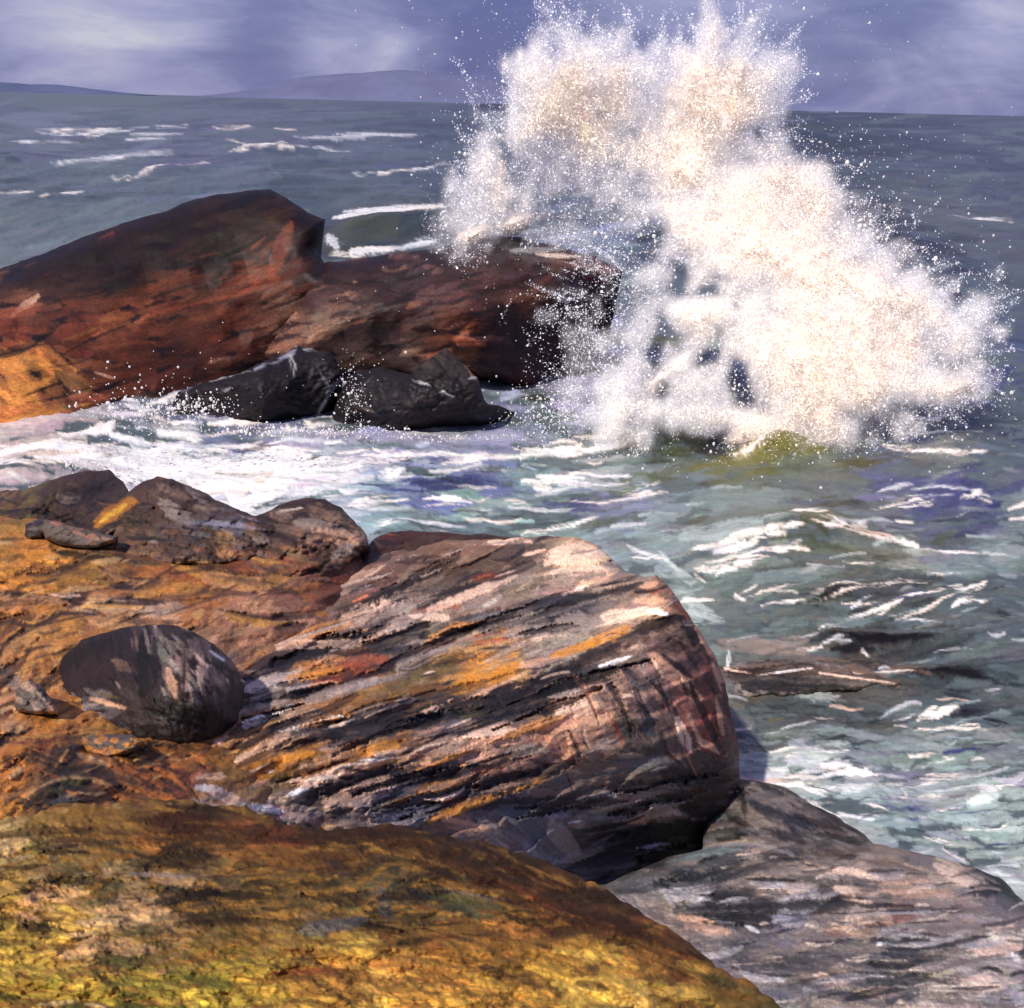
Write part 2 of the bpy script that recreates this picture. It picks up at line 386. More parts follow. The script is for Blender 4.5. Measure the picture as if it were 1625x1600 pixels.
# ------------------------------------------------------------------ sea
HZ0 = 800 - FPX * math.tan(PITCH)      # horizon height (unrolled)
cs, sn = math.cos(ROLL), math.sin(ROLL)
def unroll_to_pix(a, b):
    """a = level offset right of centre, b = level offset below centre -> photograph pixels"""
    return PW / 2 + a * cs - b * sn, PH / 2 + a * sn + b * cs
SEA = Canvas(-380, 120, 2000, 1500, (86, 100, 104))
sea_notes = """-200 170 78 90 102 0; 200 175 76 90 100 0; 600 170 80 92 102 0; 1500 200 62 70 82 0; 1350 225 58 66 70 0
-100 240 84 92 108 2; 100 225 100 106 122 2; 300 240 92 98 116 3; 480 215 92 98 112 2; 600 240 84 92 106 2; 700 260 66 80 92 2
100 290 72 88 94 4; 300 300 84 98 104 8; 200 340 92 106 108 15; 60 380 98 110 112 18; -100 400 98 108 110 18; 480 270 62 78 84 3; 560 300 70 84 86 0
620 340 84 92 84 5; 650 365 62 66 52 5; 560 385 60 62 48 5; 700 320 62 72 70 3
1300 230 50 58 54 0; 1450 260 66 72 84 0; 1550 230 62 70 84 0; 1580 300 66 76 90 0; 1450 300 94 100 100 2; 1380 350 54 58 62 3; 1560 350 90 96 98 3; 1500 400 58 66 78 -4; 1590 420 78 84 90 -4; 1450 440 74 80 84 -20; 1560 480 74 86 96 -10; 1590 560 66 78 106 0; 1560 620 60 60 96 0; 1600 680 82 92 92 0; 1450 660 82 86 70 3
1100 230 70 76 90 0; 1200 270 70 72 92 0
250 660 100 108 128 -3; 400 690 118 122 152 -3; 600 700 128 130 166 -2; 800 690 134 136 166 0; 900 650 140 142 170 0; 850 580 120 122 140 0
50 720 190 176 172 5; 300 730 190 194 196 0; 400 760 206 206 202 5; 250 740 200 204 204 0; 550 740 200 202 206 0; 700 735 150 158 168 2; 680 775 96 104 158 2; 780 770 104 116 160 2; 600 780 132 150 164 0
850 725 110 132 134 3; 950 740 150 158 158 3; 900 780 120 140 142 2; 1000 760 104 122 122 2; 750 800 122 148 146 2; 650 830 116 140 138 0; 850 820 120 144 142 3; 1000 790 112 120 156 0; 1100 780 92 110 112 0
1030 700 78 84 64 10; 1110 705 48 50 40 -20; 1090 740 74 78 62 5; 1230 722 98 100 52 12; 1150 745 94 100 68 8; 1350 720 96 102 92 2; 1250 770 92 108 106 0; 1500 720 120 122 118 0
1400 760 82 86 122 0; 1500 780 54 56 108 0; 1550 770 56 60 110 0; 1570 820 76 80 116 0; 1480 840 84 88 118 0; 1610 820 116 126 126 0
1050 840 128 146 144 8; 1200 820 104 120 114 10; 1150 880 130 142 138 15; 1280 870 78 88 66 0; 1350 880 98 102 84 -8; 1450 880 140 144 136 -8; 1580 890 116 130 128 0
1060 960 128 142 136 0; 1150 950 96 112 106 8; 1250 930 78 90 84 8; 1400 930 70 78 74 12; 1550 950 82 94 92 10; 1600 950 86 96 98 0
1120 1020 116 130 122 5; 1200 1010 98 112 108 8; 1350 1015 52 60 52 0; 1450 1020 62 68 62 2; 1550 1010 94 106 104 5; 1250 970 88 100 94 12
1200 1080 104 92 84 3; 1300 1060 112 96 86 -5; 1400 1070 92 82 76 -10; 1500 1070 50 58 58 -6; 1600 1085 50 58 58 -4; 1500 1110 70 78 76 0; 1600 1130 86 94 96 0
1250 1110 70 78 74 0; 1200 1150 84 96 94 0; 1300 1150 66 72 70 0; 1400 1130 78 84 80 0; 1350 1190 120 130 130 0; 1220 1200 168 176 174 0; 1300 1220 178 186 184 0; 1400 1200 128 144 144 0; 1500 1180 130 142 142 0; 1590 1200 122 134 134 0
1350 1260 150 162 162 0; 1450 1260 130 136 150 0; 1550 1270 160 170 170 0; 1450 1310 140 158 156 -3; 1560 1330 150 166 164 -3; 1600 1380 150 160 160 -3; 1300 1290 160 166 166 -10
1750 300 66 76 90 0; 1750 600 66 78 90 0; 1750 900 90 104 104 0; 1800 1200 120 134 134 0; 1750 1400 140 150 150 0"""
fill(SEA, sea_notes, 1500, 0, 150, 14, box=(-380, 165, 2000, 420), jit=0.09, bendk=0.03)
fill(SEA, sea_notes, 4200, 0, 110, 20, box=(-380, 420, 2000, 1500), jit=0.16, bendk=0.08)
fill(SEA, sea_notes, 1800, 2, 46, 7, box=(150, 620, 1700, 1400), jit=0.30, bendk=0.12)
# foam and dark troughs.  x0 y0 x1 y1 width colour [bend]
SEA.many("""70 207 210 207 9 w 4;80 213 120 214 6 W;118 215 180 208 8 W 3;180 208 290 203 7 w -2;305 201 390 203 4 W;430 203 470 206 3 W
365 243 420 236 6 W;400 239 470 233 8 W -2;470 235 545 240 5 w;470 222 640 218 14 w;350 225 420 238 4 W;200 222 330 219 9 w
180 283 215 282 7 W;210 282 290 268 6 W -3;280 268 345 258 4 W;0 304 90 304 5 W -1;60 311 90 309 7 W;90 307 143 302 5 W
560 272 600 273 6 w;600 272 650 270 6 W;650 268 722 260 6 w;0 250 60 262 14 S -4;20 228 110 228 5 w;100 262 260 246 12 w -4
540 340 650 328 14 w -3;620 335 700 324 12 c -2;545 355 600 352 8 W;520 345 580 350 9 w;515 385 560 400 10 w 3;520 408 590 412 9 W 2;570 410 625 402 10 W;600 395 700 385 9 c;560 372 640 368 16 e;640 358 720 350 20 e;545 385 620 380 18 d
1200 220 1330 212 26 d -4;1190 232 1300 236 12 e;1240 205 1340 205 12 e;1380 270 1440 262 14 t;1470 290 1560 278 18 t -3;1500 340 1600 338 5 w;1540 342 1620 341 4 W;1330 352 1420 350 26 d -4;1380 330 1440 336 12 d
1380 400 1520 396 30 N -4;1500 420 1600 430 18 S;1220 170 1330 178 5 w 1;1530 600 1600 590 22 b;1500 640 1570 632 16 b""", PAL, h=0.4, dry=0.5, split=3)
SEA.many("""-60 740 60 728 16 W;0 752 150 722 14 W -4;40 745 180 728 16 W 3;100 712 180 694 20 W 3;0 760 70 755 6 W;-80 770 60 748 16 w
180 715 260 728 24 w;200 745 330 740 40 w;250 725 350 735 16 W 4;300 760 420 755 40 W;340 775 450 790 26 W;360 800 430 795 16 W 3;280 742 420 765 10 W
400 740 560 735 20 W;430 750 540 742 26 W 4;420 720 520 726 7 W;450 765 560 758 14 W;380 790 450 750 8 P;420 800 540 790 14 w -4;300 715 460 726 6 W -3
240 655 300 640 8 W;170 640 210 652 12 W;200 660 260 668 14 w;270 655 330 650 9 w;240 680 300 684 8 W;330 680 400 672 12 W;370 680 450 668 14 W -3;480 680 510 682 12 W;300 706 320 708 9 W;420 712 450 706 5 W;456 688 470 688 8 W;560 658 590 655 5 w
740 665 790 668 7 W;780 662 800 666 7 W
560 735 700 722 8 W 2;640 730 760 724 5 W;700 740 800 728 9 W -2;740 728 830 726 6 W;820 720 900 712 13 W;880 712 980 702 12 W 2;960 702 1010 700 6 W
600 758 650 756 14 w;610 762 640 758 9 W;560 778 660 780 10 b;640 776 760 766 18 b 3;700 756 790 770 14 b;680 738 720 736 9 b;840 760 930 765 16 W -2;870 772 980 762 8 w;930 750 1000 755 9 w;660 798 740 796 8 W -2;680 790 720 794 6 W
860 792 960 798 14 b 2;980 790 1060 782 7 W;990 786 1030 784 5 W;560 810 640 800 10 W -2;590 845 640 832 7 W 2;640 834 720 836 5 w;830 848 900 830 5 W -2;860 842 960 818 6 W;800 800 900 806 5 w
980 700 1060 684 18 V 6;1040 688 1130 700 12 V -4;1060 686 1150 715 12 K -4;1090 715 1150 722 10 K;1030 712 1110 725 16 e;1180 722 1280 712 22 l -5;1200 730 1300 718 12 l -4;1100 752 1190 735 16 l;1150 730 1220 712 18 W 3;1210 710 1290 703 7 W -2;1190 696 1280 690 14 P 3;1280 700 1350 690 7 w
1380 700 1450 712 5 W 3;1450 715 1530 722 6 W 2;1480 722 1540 724 8 W;1530 722 1570 724 8 W;1320 735 1400 728 12 V;1420 688 1560 692 3 w 2;1300 690 1400 695 6 w;1460 662 1510 665 8 W 3
1440 790 1560 770 34 b 2;1380 770 1480 762 16 b;1385 805 1440 795 6 W;1430 798 1490 788 9 W 3;1440 782 1500 788 3 w;1530 790 1570 798 7 W -3;1540 788 1560 786 8 W;1460 772 1570 784 3 w -3;1420 825 1540 822 12 S""", PAL, h=0.9, dry=0.35, split=5)
# crop 4 : the choppy water to the right of the great rock
SEA.many("""820 440 960 415 30 W -4;840 430 900 420 20 W;880 470 960 520 44 e -6;960 450 1100 500 34 V -4;950 440 1080 490 14 W 3;1060 470 1200 510 16 P 4;1180 505 1330 530 14 W;1300 525 1480 540 10 W 3;1460 530 1560 550 8 w;
740 500 860 480 22 W -3;640 540 800 510 26 W -5;560 560 720 540 22 w -5;520 600 640 590 26 W 4;600 610 740 590 30 W -4;680 570 830 545 22 W 4;800 545 900 545 20 W -5;520 615 560 640 10 W 3;640 500 760 490 10 w
860 625 980 600 7 W -3;660 680 740 655 8 W 3;660 680 710 700 7 W 4;740 720 880 715 8 W -4;900 700 1040 660 12 W -3;1000 665 1120 655 6 W 2;1120 660 1240 628 10 W -3;1180 640 1330 632 9 W 2;1300 612 1480 608 5 w;1200 650 1360 635 18 d -3;900 705 1060 690 34 K -5;1040 680 1140 670 14 d
1140 740 1240 690 22 W 6;1230 690 1380 670 18 W -4;1360 668 1510 645 16 W 4;1040 760 1160 740 12 W -4;1380 740 1470 715 14 W -4;1450 720 1520 725 8 W;1180 755 1330 775 7 w 4;1020 740 1120 700 6 w;940 800 1060 770 7 W -3;850 830 1020 800 8 w 3;820 865 940 850 8 W;940 850 1060 830 9 w
940 820 1180 800 42 d -8;1010 840 1250 840 34 K 5;1160 825 1350 828 20 K;1080 870 1110 880 5 W
640 850 900 850 60 g 5;850 905 1060 905 40 T -8;1000 920 1250 960 50 T -8;700 930 900 915 34 G 4;1050 910 1300 960 26 K -8;1250 945 1500 975 34 K -4;1480 970 1640 1000 30 d
650 940 760 950 10 W 3;760 950 880 915 8 W -5;860 918 1000 930 6 P;940 920 1160 970 7 P -6;640 880 660 990 18 w;700 960 760 980 14 c
400 560 500 640 50 c 6;330 560 420 570 14 W -4;300 520 400 560 12 w;460 700 600 760 50 c 8""", PAL, ox=850, oy=620, sc=2.097, h=0.9, dry=0.35, split=5)
# crop 8 : water at the right, below
SEA.many("""985 145 1110 150 12 P;1340 130 1460 132 14 P;1370 185 1500 180 24 K -4;1480 190 1600 230 18 K -3;1280 190 1400 170 26 W -3;1300 180 1360 165 20 W;1230 215 1490 235 6 W -3;720 165 860 175 16 d;780 185 830 182 16 l;960 245 1080 255 14 K -3;900 240 990 235 10 d
790 290 980 285 14 W -3;850 310 1040 290 10 W;1030 290 1100 280 7 d;1220 305 1380 300 7 W;1370 290 1500 300 22 b;1360 310 1400 318 6 W;760 320 1090 340 8 w;960 350 1110 370 30 W -3;1100 340 1110 372 8 W;870 380 1050 365 26 w;780 400 960 400 26 W 3;940 420 1100 400 30 w;1290 365 1480 375 12 W;1240 400 1340 395 9 W;1220 405 1240 440 7 W;1200 438 1400 438 8 W;1480 425 1600 430 16 W;1300 420 1480 415 7 w
1160 480 1340 475 18 b 3;1330 490 1520 485 16 b;1240 520 1300 510 14 b;1380 545 1480 548 7 W;1490 555 1560 540 5 W;1100 470 1180 490 7 W;920 470 1060 560 14 W -3;1000 500 1130 520 24 w;1300 570 1400 600 7 W 4;1360 620 1440 660 6 W 4;1500 595 1600 598 10 b;680 375 860 400 12 P;860 410 960 440 14 W;1460 690 1560 700 12 w;900 455 1010 520 8 W""", PAL, ox=850, oy=1050, sc=2.097, h=0.9, dry=0.35, split=5)

for k in range(200):
    x, y = rng.uniform(1040, 1640), rng.uniform(770, 1420); L = rng.uniform(14, 70); a_ = math.radians(rng.normal(7, 7))
    SEA.stroke(x, y, x + L * math.cos(a_), y - L * math.sin(a_), rng.uniform(1.8, 5), [PAL['W'], PAL['w'], PAL['c'], PAL['d'], PAL['d'], (34, 42, 42)][rng.integers(6)], op=0.8, dry=0.5, bend=rng.normal(0, 3), h=0.5)
for k in range(500):
    x, y = rng.uniform(-100, 1640), 170 + 150 * rng.random(); L = rng.uniform(30, 150)
    SEA.stroke(x, y, x + L, y - L * 0.02, rng.uniform(1.6, 5) , [PAL['S'], PAL['d'], (50, 58, 70), (104, 110, 128), (90, 100, 108)][rng.integers(5)], op=0.55, dry=0.6, bend=rng.normal(0, 1.5), h=0.2)
for k in range(130):
    x, y = rng.uniform(150, 1050), rng.uniform(690, 850); L = rng.uniform(20, 90); a_ = math.radians(rng.normal(3, 4))
    SEA.stroke(x, y, x + L * math.cos(a_), y - L * math.sin(a_), rng.uniform(1.8, 6), [PAL['W'], PAL['W'], PAL['w'], PAL['c'], PAL['s'], PAL['d']][rng.integers(6)], op=0.75, dry=0.5, bend=rng.normal(0, 3), h=0.5)
SEA.many("525 392 600 372 26 e;560 378 700 352 34 e -4;640 372 720 356 20 d;530 348 610 338 16 w;590 340 700 324 12 W;540 352 600 346 8 W;515 408 580 412 10 W 2;560 410 630 398 12 W;620 400 690 388 9 w;520 380 535 402 14 w;960 700 1060 684 20 V 6;1040 686 1130 704 16 e -4;1060 684 1150 712 7 K -4;1190 722 1290 712 20 l -5;1140 735 1220 722 14 l;1150 728 1220 712 10 W 3;1210 708 1290 702 5 W -2;1400 1018 1290 1010 16 K 2;1480 1018 1340 1018 10 K", PAL, h=0.6, dry=0.35)
SEA.many("200 738 420 736 24 w;240 756 470 752 30 W;60 736 175 728 16 W;300 780 430 784 18 W;420 742 600 738 14 W;600 706 860 698 18 L;470 700 640 702 14 L;640 776 760 768 16 b;700 740 830 727 7 W;830 720 1000 704 9 W;1100 800 1250 790 26 s;1080 860 1200 850 26 c;1180 930 1330 910 22 s;1200 1000 1400 985 20 s;1450 900 1600 900 30 s;1180 1205 1330 1200 26 c;1380 1250 1560 1240 30 c;1100 880 1240 850 7 W -3;1120 900 1270 868 5 W;1270 842 1440 868 5 W;1420 985 1560 935 6 W 4;1300 960 1400 935 5 W;1180 950 1250 935 4 W", PAL, h=0.5, dry=0.55, op=0.7)
gain(SEA, 1.0, 1.0, 1.25, 0.18)
def sea_mesh():
    b = [0.35]                       # pixels below the horizon
    while b[-1] < 1420: b.append(b[-1] + min(2.4, 0.7 + 0.05 * b[-1]))
    b += list(b[-1] * np.array([1.2, 1.6, 2.3, 4.0]))
    b = np.array(b)
    a = np.concatenate([-np.geomspace(9000, 1150, 14), np.arange(-1140, 1141, 2.6), np.geomspace(1150, 9000, 14)])
    A, B = np.meshgrid(a, b)
    px, py = unroll_to_pix(A, B + (HZ0 - 800))
    R = rays(px, py)
    # rays of level offset: elevation from b
    T = -CAMZ / np.minimum(R[..., 2], -1e-6)
    T = np.minimum(T, 90000)
    P = CP + R * T[..., None]; P[..., 2] = 0
    rgb, z = SEA.get(px, py)
    fade = np.clip(B / 60.0, 0, 1) ** 0.8
    X, Y = P[..., 0], P[..., 1]
    sw = samp(T_WV, X * 3.2, Y * 3.2) * 0.12 + samp(T_WV, X * 9 + 100, Y * 9) * 0.065 + samp(T_FR2, X * 30, Y * 30) * 0.012
    big = samp(T_WV, X * 0.8 + 40, Y * 0.8) * 0.22 * np.clip((T - 14) / 30, 0, 1)
    P[..., 2] = (sw * np.clip(B / 120, 0, 1) + big * fade) + z * 0.8 * T / FPX * np.clip(B / 80, 0, 1)
    # crests that stand in the photograph: x y half-width half-height rise(m)
    for cx, cy, wx, wy, hgt in [(1262, 838, 110, 20, 0.22), (1380, 858, 110, 12, 0.14), (1065, 692, 60, 12, 0.75), (1235, 715, 60, 12, 0.6), (640, 362, 100, 16, 1.0), (1270, 215, 90, 10, 1.3),
                               (60, 255, 50, 8, 0.8), (130, 208, 70, 5, 0.9), (430, 236, 90, 5, 0.7), (270, 270, 80, 6, 0.6), (1380, 340, 70, 14, 0.5), (1400, 1015, 110, 12, 0.15), (1340, 945, 70, 14, 0.15), (1520, 1070, 100, 12, 0.15), (1480, 960, 90, 10, .12)]:
        P[..., 2] += hgt * np.exp(-((px - cx) / wx) ** 2 - ((py - cy) / wy) ** 2)
    n, m = A.shape
    idx = np.arange(n * m).reshape(n, m)
    F = np.stack([idx[:-1, :-1], idx[1:, :-1], idx[1:, 1:], idx[:-1, 1:]], -1).reshape(-1, 4)
    return mesh_obj('sea', P.reshape(-1, 3), F, rgb.reshape(-1, 3), M_sea, kind='structure')
sea_mesh()

# ------------------------------------------------------------------ far hills (real ridges some kilometres out)
def hill(name, prof, Y, col, depth):
    V = []; F = []; n = len(prof)
    pr = []
    for k in range(n - 1):
        for t in np.linspace(0, 1, 8, endpoint=False):
            pr.append((prof[k][0] * (1 - t) + prof[k + 1][0] * t, prof[k][1] * (1 - t) + prof[k + 1][1] * t))
    pr.append(prof[-1]); n = len(pr)
    for i, (x, y) in enumerate(pr):
        R = rays(x, y); t = Y / R[1]; p = CP + R * t
        p[2] = max(p[2] + 6 * float(samp(T_FR, np.array(i * 3.1), np.array(5.0))), 0)
        for j, (dy, hz) in enumerate(((-depth * 0.6, -20), (-depth * 0.35, 0.35), (-depth * .12, 0.8), (0, 1), (depth * 0.3, 0.7), (depth, -20))):
            V.append((p[0], p[1] + dy, p[2] * hz if hz > 0 else -20))
    for i in range(n - 1):
        for j in range(5):
            a = i * 6 + j; F.append((a, a + 6, a + 7, a + 1))
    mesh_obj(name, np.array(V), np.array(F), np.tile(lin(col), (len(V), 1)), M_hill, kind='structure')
hill('hills', [(-500, 142), (-200, 126), (-60, 128), (40, 133), (100, 134), (150, 140), (230, 150)], 9000, (88, 98, 130), 900)  # bluish grey carries the haze of distance in the colour
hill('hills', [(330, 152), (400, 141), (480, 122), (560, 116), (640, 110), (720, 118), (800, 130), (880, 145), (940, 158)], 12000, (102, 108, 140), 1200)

# ------------------------------------------------------------------ far headland and the rocks behind the bay
HL = Canvas(-200, 270, 700, 760, (50, 26, 26))
fill(HL, """-100 480 60 30 24 22; 30 440 48 24 24 20; 150 400 42 22 24 18; 280 360 40 20 22 18; 400 320 44 24 22 15; 440 350 70 38 26 30; 480 350 40 22 26 -40; 500 400 54 34 36 40; 350 400 44 24 24 15; 200 430 46 26 26 15; 80 450 60 34 28 15
40 480 110 66 46 5; 20 520 118 48 22 0; -100 560 130 70 30 0; 100 520 110 46 26 10; 200 500 128 64 32 15; 300 470 104 52 28 15; 400 450 120 56 28 15; 440 420 100 48 28 60; 250 540 96 44 26 15; 350 520 100 46 26 20; 420 490 90 40 26 20; 300 570 82 38 26 20; 200 590 112 54 26 20; 250 620 96 42 24 20
60 590 170 100 34 -60; 20 620 176 108 36 -40; 100 620 120 80 36 -50; 30 660 184 106 40 10; 140 670 120 52 28 0; -100 650 170 100 40 0; 100 690 140 70 50 5
450 500 122 84 66 10; 500 510 116 82 66 10; 540 540 128 96 78 10; 600 510 60 40 40 20; 560 450 40 26 30 10; 600 430 34 22 26 10; 500 450 44 28 30 20; 460 560 70 40 32 20""", 2600, 18, 70, 17, jit=0.18, dry=0.45)
HL.many("""130 545 200 520 5 B;190 522 330 486 6 K -3;280 500 420 462 5 B;100 540 160 520 6 o;230 500 400 462 7 R;430 440 460 360 16 R;60 470 20 500 10 p;0 500 60 490 14 R;200 640 330 600 18 B;330 600 420 575 20 K;110 490 140 520 9 B
60 580 110 590 16 O;0 570 70 575 20 O;20 640 80 600 20 O;0 680 90 660 18 O;10 600 60 640 16 O;90 640 130 660 12 V;150 590 180 600 5 p;350 345 420 340 24 B;350 330 440 300 14 K;10 440 150 390 16 K;480 345 515 350 20 K""", PAL, op=0.75, dry=0.4)
crevice_shade(HL, (-150, 380, 560, 640), 40, 20, 110, 5, dark=(26, 16, 18))
gain(HL, 0.72, 0.9, 1.45, 0.08)
relief('headland_rock', [(-190, 480), (-60, 448), (0, 425), (60, 405), (130, 378), (240, 340), (330, 310), (390, 299), (430, 298), (455, 312), (490, 335), (520, 348), (516, 372), (505, 395), (515, 418), (560, 425), (600, 440), (640, 480), (640, 520), (580, 565), (500, 590), (420, 615), (320, 645), (220, 668), (165, 700), (60, 716), (-190, 730)],
       [(-150, 470, 'Y', 37), (0, 430, 'Y', 37), (240, 342, 'Y', 39), (430, 300, 'Y', 40), (515, 360, 'Y', 38), (-150, 720, 'z', 0.0), (60, 712, 'z', -0.1), (200, 672, 'z', -0.1), (420, 615, 'z', -0.1), (600, 560, 'z', 0.2), (300, 500, 'Y', 35.5), (60, 560, 'Y', 32.0), (600, 460, 'Y', 35.5)],
       HL, M_far, 'largest far rock, dark maroon and rust, peaked, at the left edge', 'rock', rnd=40, rdep=2.2, thick=9, drop=5, hk=0.7, lump=0.10, lscale=5.0, strata=0.3, sang=18, rough=3)
R2 = Canvas(400, 350, 1020, 680, (50, 30, 32))
fill(R2, """520 430 38 22 26 10; 600 425 36 22 28 5; 700 410 34 22 26 5; 780 395 48 42 46 0; 850 400 66 62 66 0; 900 410 88 60 58 -20; 950 430 78 34 34 -15; 980 440 70 32 34 -15
500 480 64 44 42 10; 520 520 128 94 76 10; 560 545 140 108 88 10; 460 540 120 84 64 15; 600 500 58 40 40 20; 640 510 96 68 60 25; 680 490 84 58 54 30; 640 540 130 98 82 10; 700 530 110 66 50 10; 730 545 140 80 54 0; 680 450 64 48 52 30; 620 460 40 28 32 20
760 470 70 40 38 0; 740 510 86 48 38 10; 820 450 66 48 52 0; 830 480 92 56 40 60; 860 460 88 56 46 40; 800 520 48 32 34 60; 830 530 30 26 32 60; 870 520 68 40 42 -20; 900 540 66 36 40 -30; 940 550 62 36 42 -10; 850 570 60 32 34 -40; 830 610 60 28 30 -50; 800 590 50 28 32 -50; 920 480 70 66 90 0; 900 560 72 50 58 -30""", 1500, 12, 46, 13, jit=0.17, dry=0.5)
R2.many("""560 430 640 425 10 K;530 425 700 400 14 K;780 382 850 384 8 G;810 398 900 396 7 w;850 404 920 408 5 W;640 520 700 500 14 T;500 530 560 510 16 T;600 548 640 540 10 p;520 566 650 545 5 B;840 545 880 575 5 K;880 548 960 556 6 K;820 500 840 560 16 B;690 575 760 560 6 p;860 530 900 520 5 G 4""", PAL, op=0.4, dry=0.5)
crevice_shade(R2, (480, 400, 950, 600), 30, 10, 60, 4, dark=(26, 16, 20))
gain(R2, 1.1, 1.0, 1.15, 0.08)
relief('headland_rock', [(420, 560), (480, 480), (500, 440), (515, 418), (560, 412), (620, 406), (700, 393), (745, 380), (790, 374), (840, 380), (900, 394), (950, 412), (985, 430), (975, 450), (948, 470), (925, 500), (968, 556), (930, 580), (890, 600), (850, 628), (830, 632), (795, 612), (740, 600), (600, 600), (470, 600)],
       [(430, 580, 'Y', 33.0), (500, 430, 'Y', 36.5), (700, 395, 'Y', 36.5), (850, 382, 'Y', 36), (980, 435, 'Y', 34), (600, 600, 'z', 0.0), (840, 625, 'z', -0.1), (740, 480, 'Y', 33), (940, 560, 'z', 0.3), (560, 500, 'Y', 34)],
       R2, M_far, 'long dark brown rock at the foot of the splash, dripping with white water', 'rock', rnd=30, rdep=1.6, thick=7, drop=4.5, hk=0.9, lump=0.14, lscale=3.5, strata=0.2, rough=4)
BR = Canvas(240, 530, 840, 710, (24, 20, 24))
fill(BR, """300 640 26 20 24 10; 400 620 24 20 24 20; 480 590 26 22 26 30; 360 660 34 22 24 10; 520 570 36 30 34 -20; 560 640 30 26 30 0; 620 600 26 22 26 30; 700 580 58 48 44 -40; 720 600 40 34 34 -50; 660 640 44 36 36 0; 760 640 26 24 28 -20; 600 670 50 46 52 0; 800 670 40 40 50 0""", 400, 10, 34, 11, jit=0.2)
BR.many("""290 620 330 605 6 L -3;320 612 400 590 7 w -4;340 622 370 612 4 w 3;300 640 296 620 4 L;390 592 430 575 9 L;420 580 470 556 8 L 3;458 562 470 600 3 w -6;470 553 500 556 4 w;476 556 460 590 3 w 6;500 575 520 610 3 L;440 610 500 600 3 G;530 560 560 585 4 w 3;520 630 560 590 8 L -4;500 680 540 600 5 w -4;570 568 640 580 5 w;600 590 560 640 4 G;680 555 710 552 3 w;735 570 760 610 4 p 3;650 600 700 612 4 w 3;690 620 720 630 3 w;745 600 780 590 4 w;760 610 790 640 5 L;720 565 770 590 3 g 3;560 640 600 660 9 g;620 660 700 650 7 B;540 560 600 566 4 w""", PAL, op=0.8, dry=0.45, h=0.5, split=2)
relief('sea_washed_rock', [(262, 660), (282, 622), (330, 600), (390, 590), (440, 562), (475, 550), (520, 562), (545, 592), (532, 640), (500, 672), (400, 682), (330, 690), (280, 684)],
       [(262, 665, 'z', 0), (400, 676, 'z', -0.1), (520, 665, 'z', -0.1), (330, 600, 'Y', 31.0), (475, 552, 'Y', 31.6), (545, 595, 'Y', 31.0), (420, 630, 'Y', 29.6)],
       BR, M_far, 'low black rock laced with white foam at the foot of the large rust slab', 'rock', group=None, rnd=18, rdep=0.8, thick=1.6, drop=1.5, hk=1.2, lump=0.25, lscale=1.1, rough=4)
relief('sea_washed_rock', [(520, 680), (540, 630), (565, 590), (610, 580), (650, 592), (690, 560), (708, 549), (728, 566), (760, 600), (776, 640), (826, 652), (800, 676), (700, 692), (600, 698), (545, 696)],
       [(530, 680, 'z', -0.1), (700, 686, 'z', -0.1), (810, 665, 'z', 0.0), (600, 585, 'Y', 30.6), (708, 552, 'Y', 31.0), (775, 640, 'Y', 29.6), (660, 640, 'Y', 29.0)],
       BR, M_far, 'black twin-humped rock with a pointed brown tip, surf running down its left side', 'rock', rnd=18, rdep=0.8, thick=1.6, drop=1.5, hk=1.2, lump=0.28, lscale=1.1, rough=4)

# ------------------------------------------------------------------ the near shore
SH = Canvas(-200, 740, 900, 1700, (170, 110, 50))
shore_notes = """-100 880 180 120 40 0; 30 880 176 120 40 10; 60 900 206 130 30 -20; 20 930 196 122 34 -40; 100 920 150 104 36 -10; 40 960 186 116 44 40; 150 900 150 108 40 -8; 200 930 120 70 34 8; 120 960 70 40 28 15; 250 910 160 96 36 -10; 300 930 170 90 32 5; 380 920 140 74 34 -15; 200 960 178 130 80 10; 160 970 176 130 84 10; 260 960 184 132 86 5; 320 970 168 104 52 0; 380 960 180 130 100 20
60 1000 190 130 60 40; 30 1040 196 130 60 50; 20 1100 196 140 92 60; 10 1160 200 140 90 30; 60 1170 198 114 44 40; 20 1200 204 116 44 40; 40 1240 206 120 36 40; 10 1280 204 134 42 60; 100 1200 60 50 36 30; 130 1220 80 60 38 20; 90 1260 62 56 34 30; 180 1240 110 64 34 -30; 220 1200 64 40 30 -30; 260 1240 100 54 34 -35; 200 1180 190 124 50 10; 170 1190 196 136 60 0; 60 1230 100 76 40 40; 150 1260 110 74 40 -10; 260 1280 120 84 44 -20
300 1200 130 80 36 20; 340 1230 140 90 34 20; 300 1250 150 80 50 30; 350 1180 124 78 34 15; 390 1240 140 100 34 40; 400 1160 130 86 46 20; 330 1270 168 140 120 -15; 400 1290 178 150 136 -15; 340 1060 120 92 74 25; 330 1000 160 120 90 20; 370 1100 130 110 98 30; 90 1130 190 120 44 40; 420 900 120 84 66 -20; 480 900 134 92 74 5; 300 870 124 72 40 10; 560 900 110 50 34 20; 200 860 128 90 46 -10; 80 850 150 104 60 -15; 10 820 150 112 50 0; -100 830 160 116 50 0; 100 1000 180 120 50 40; 600 1100 80 60 50 0; 500 1300 100 80 60 0; -100 1100 190 130 70 30; -100 1300 200 130 50 30"""
fill(SH, shore_notes, 3600, 5, 60, 19, box=(-200, 760, 760, 1500), jit=0.22, dry=0.4)
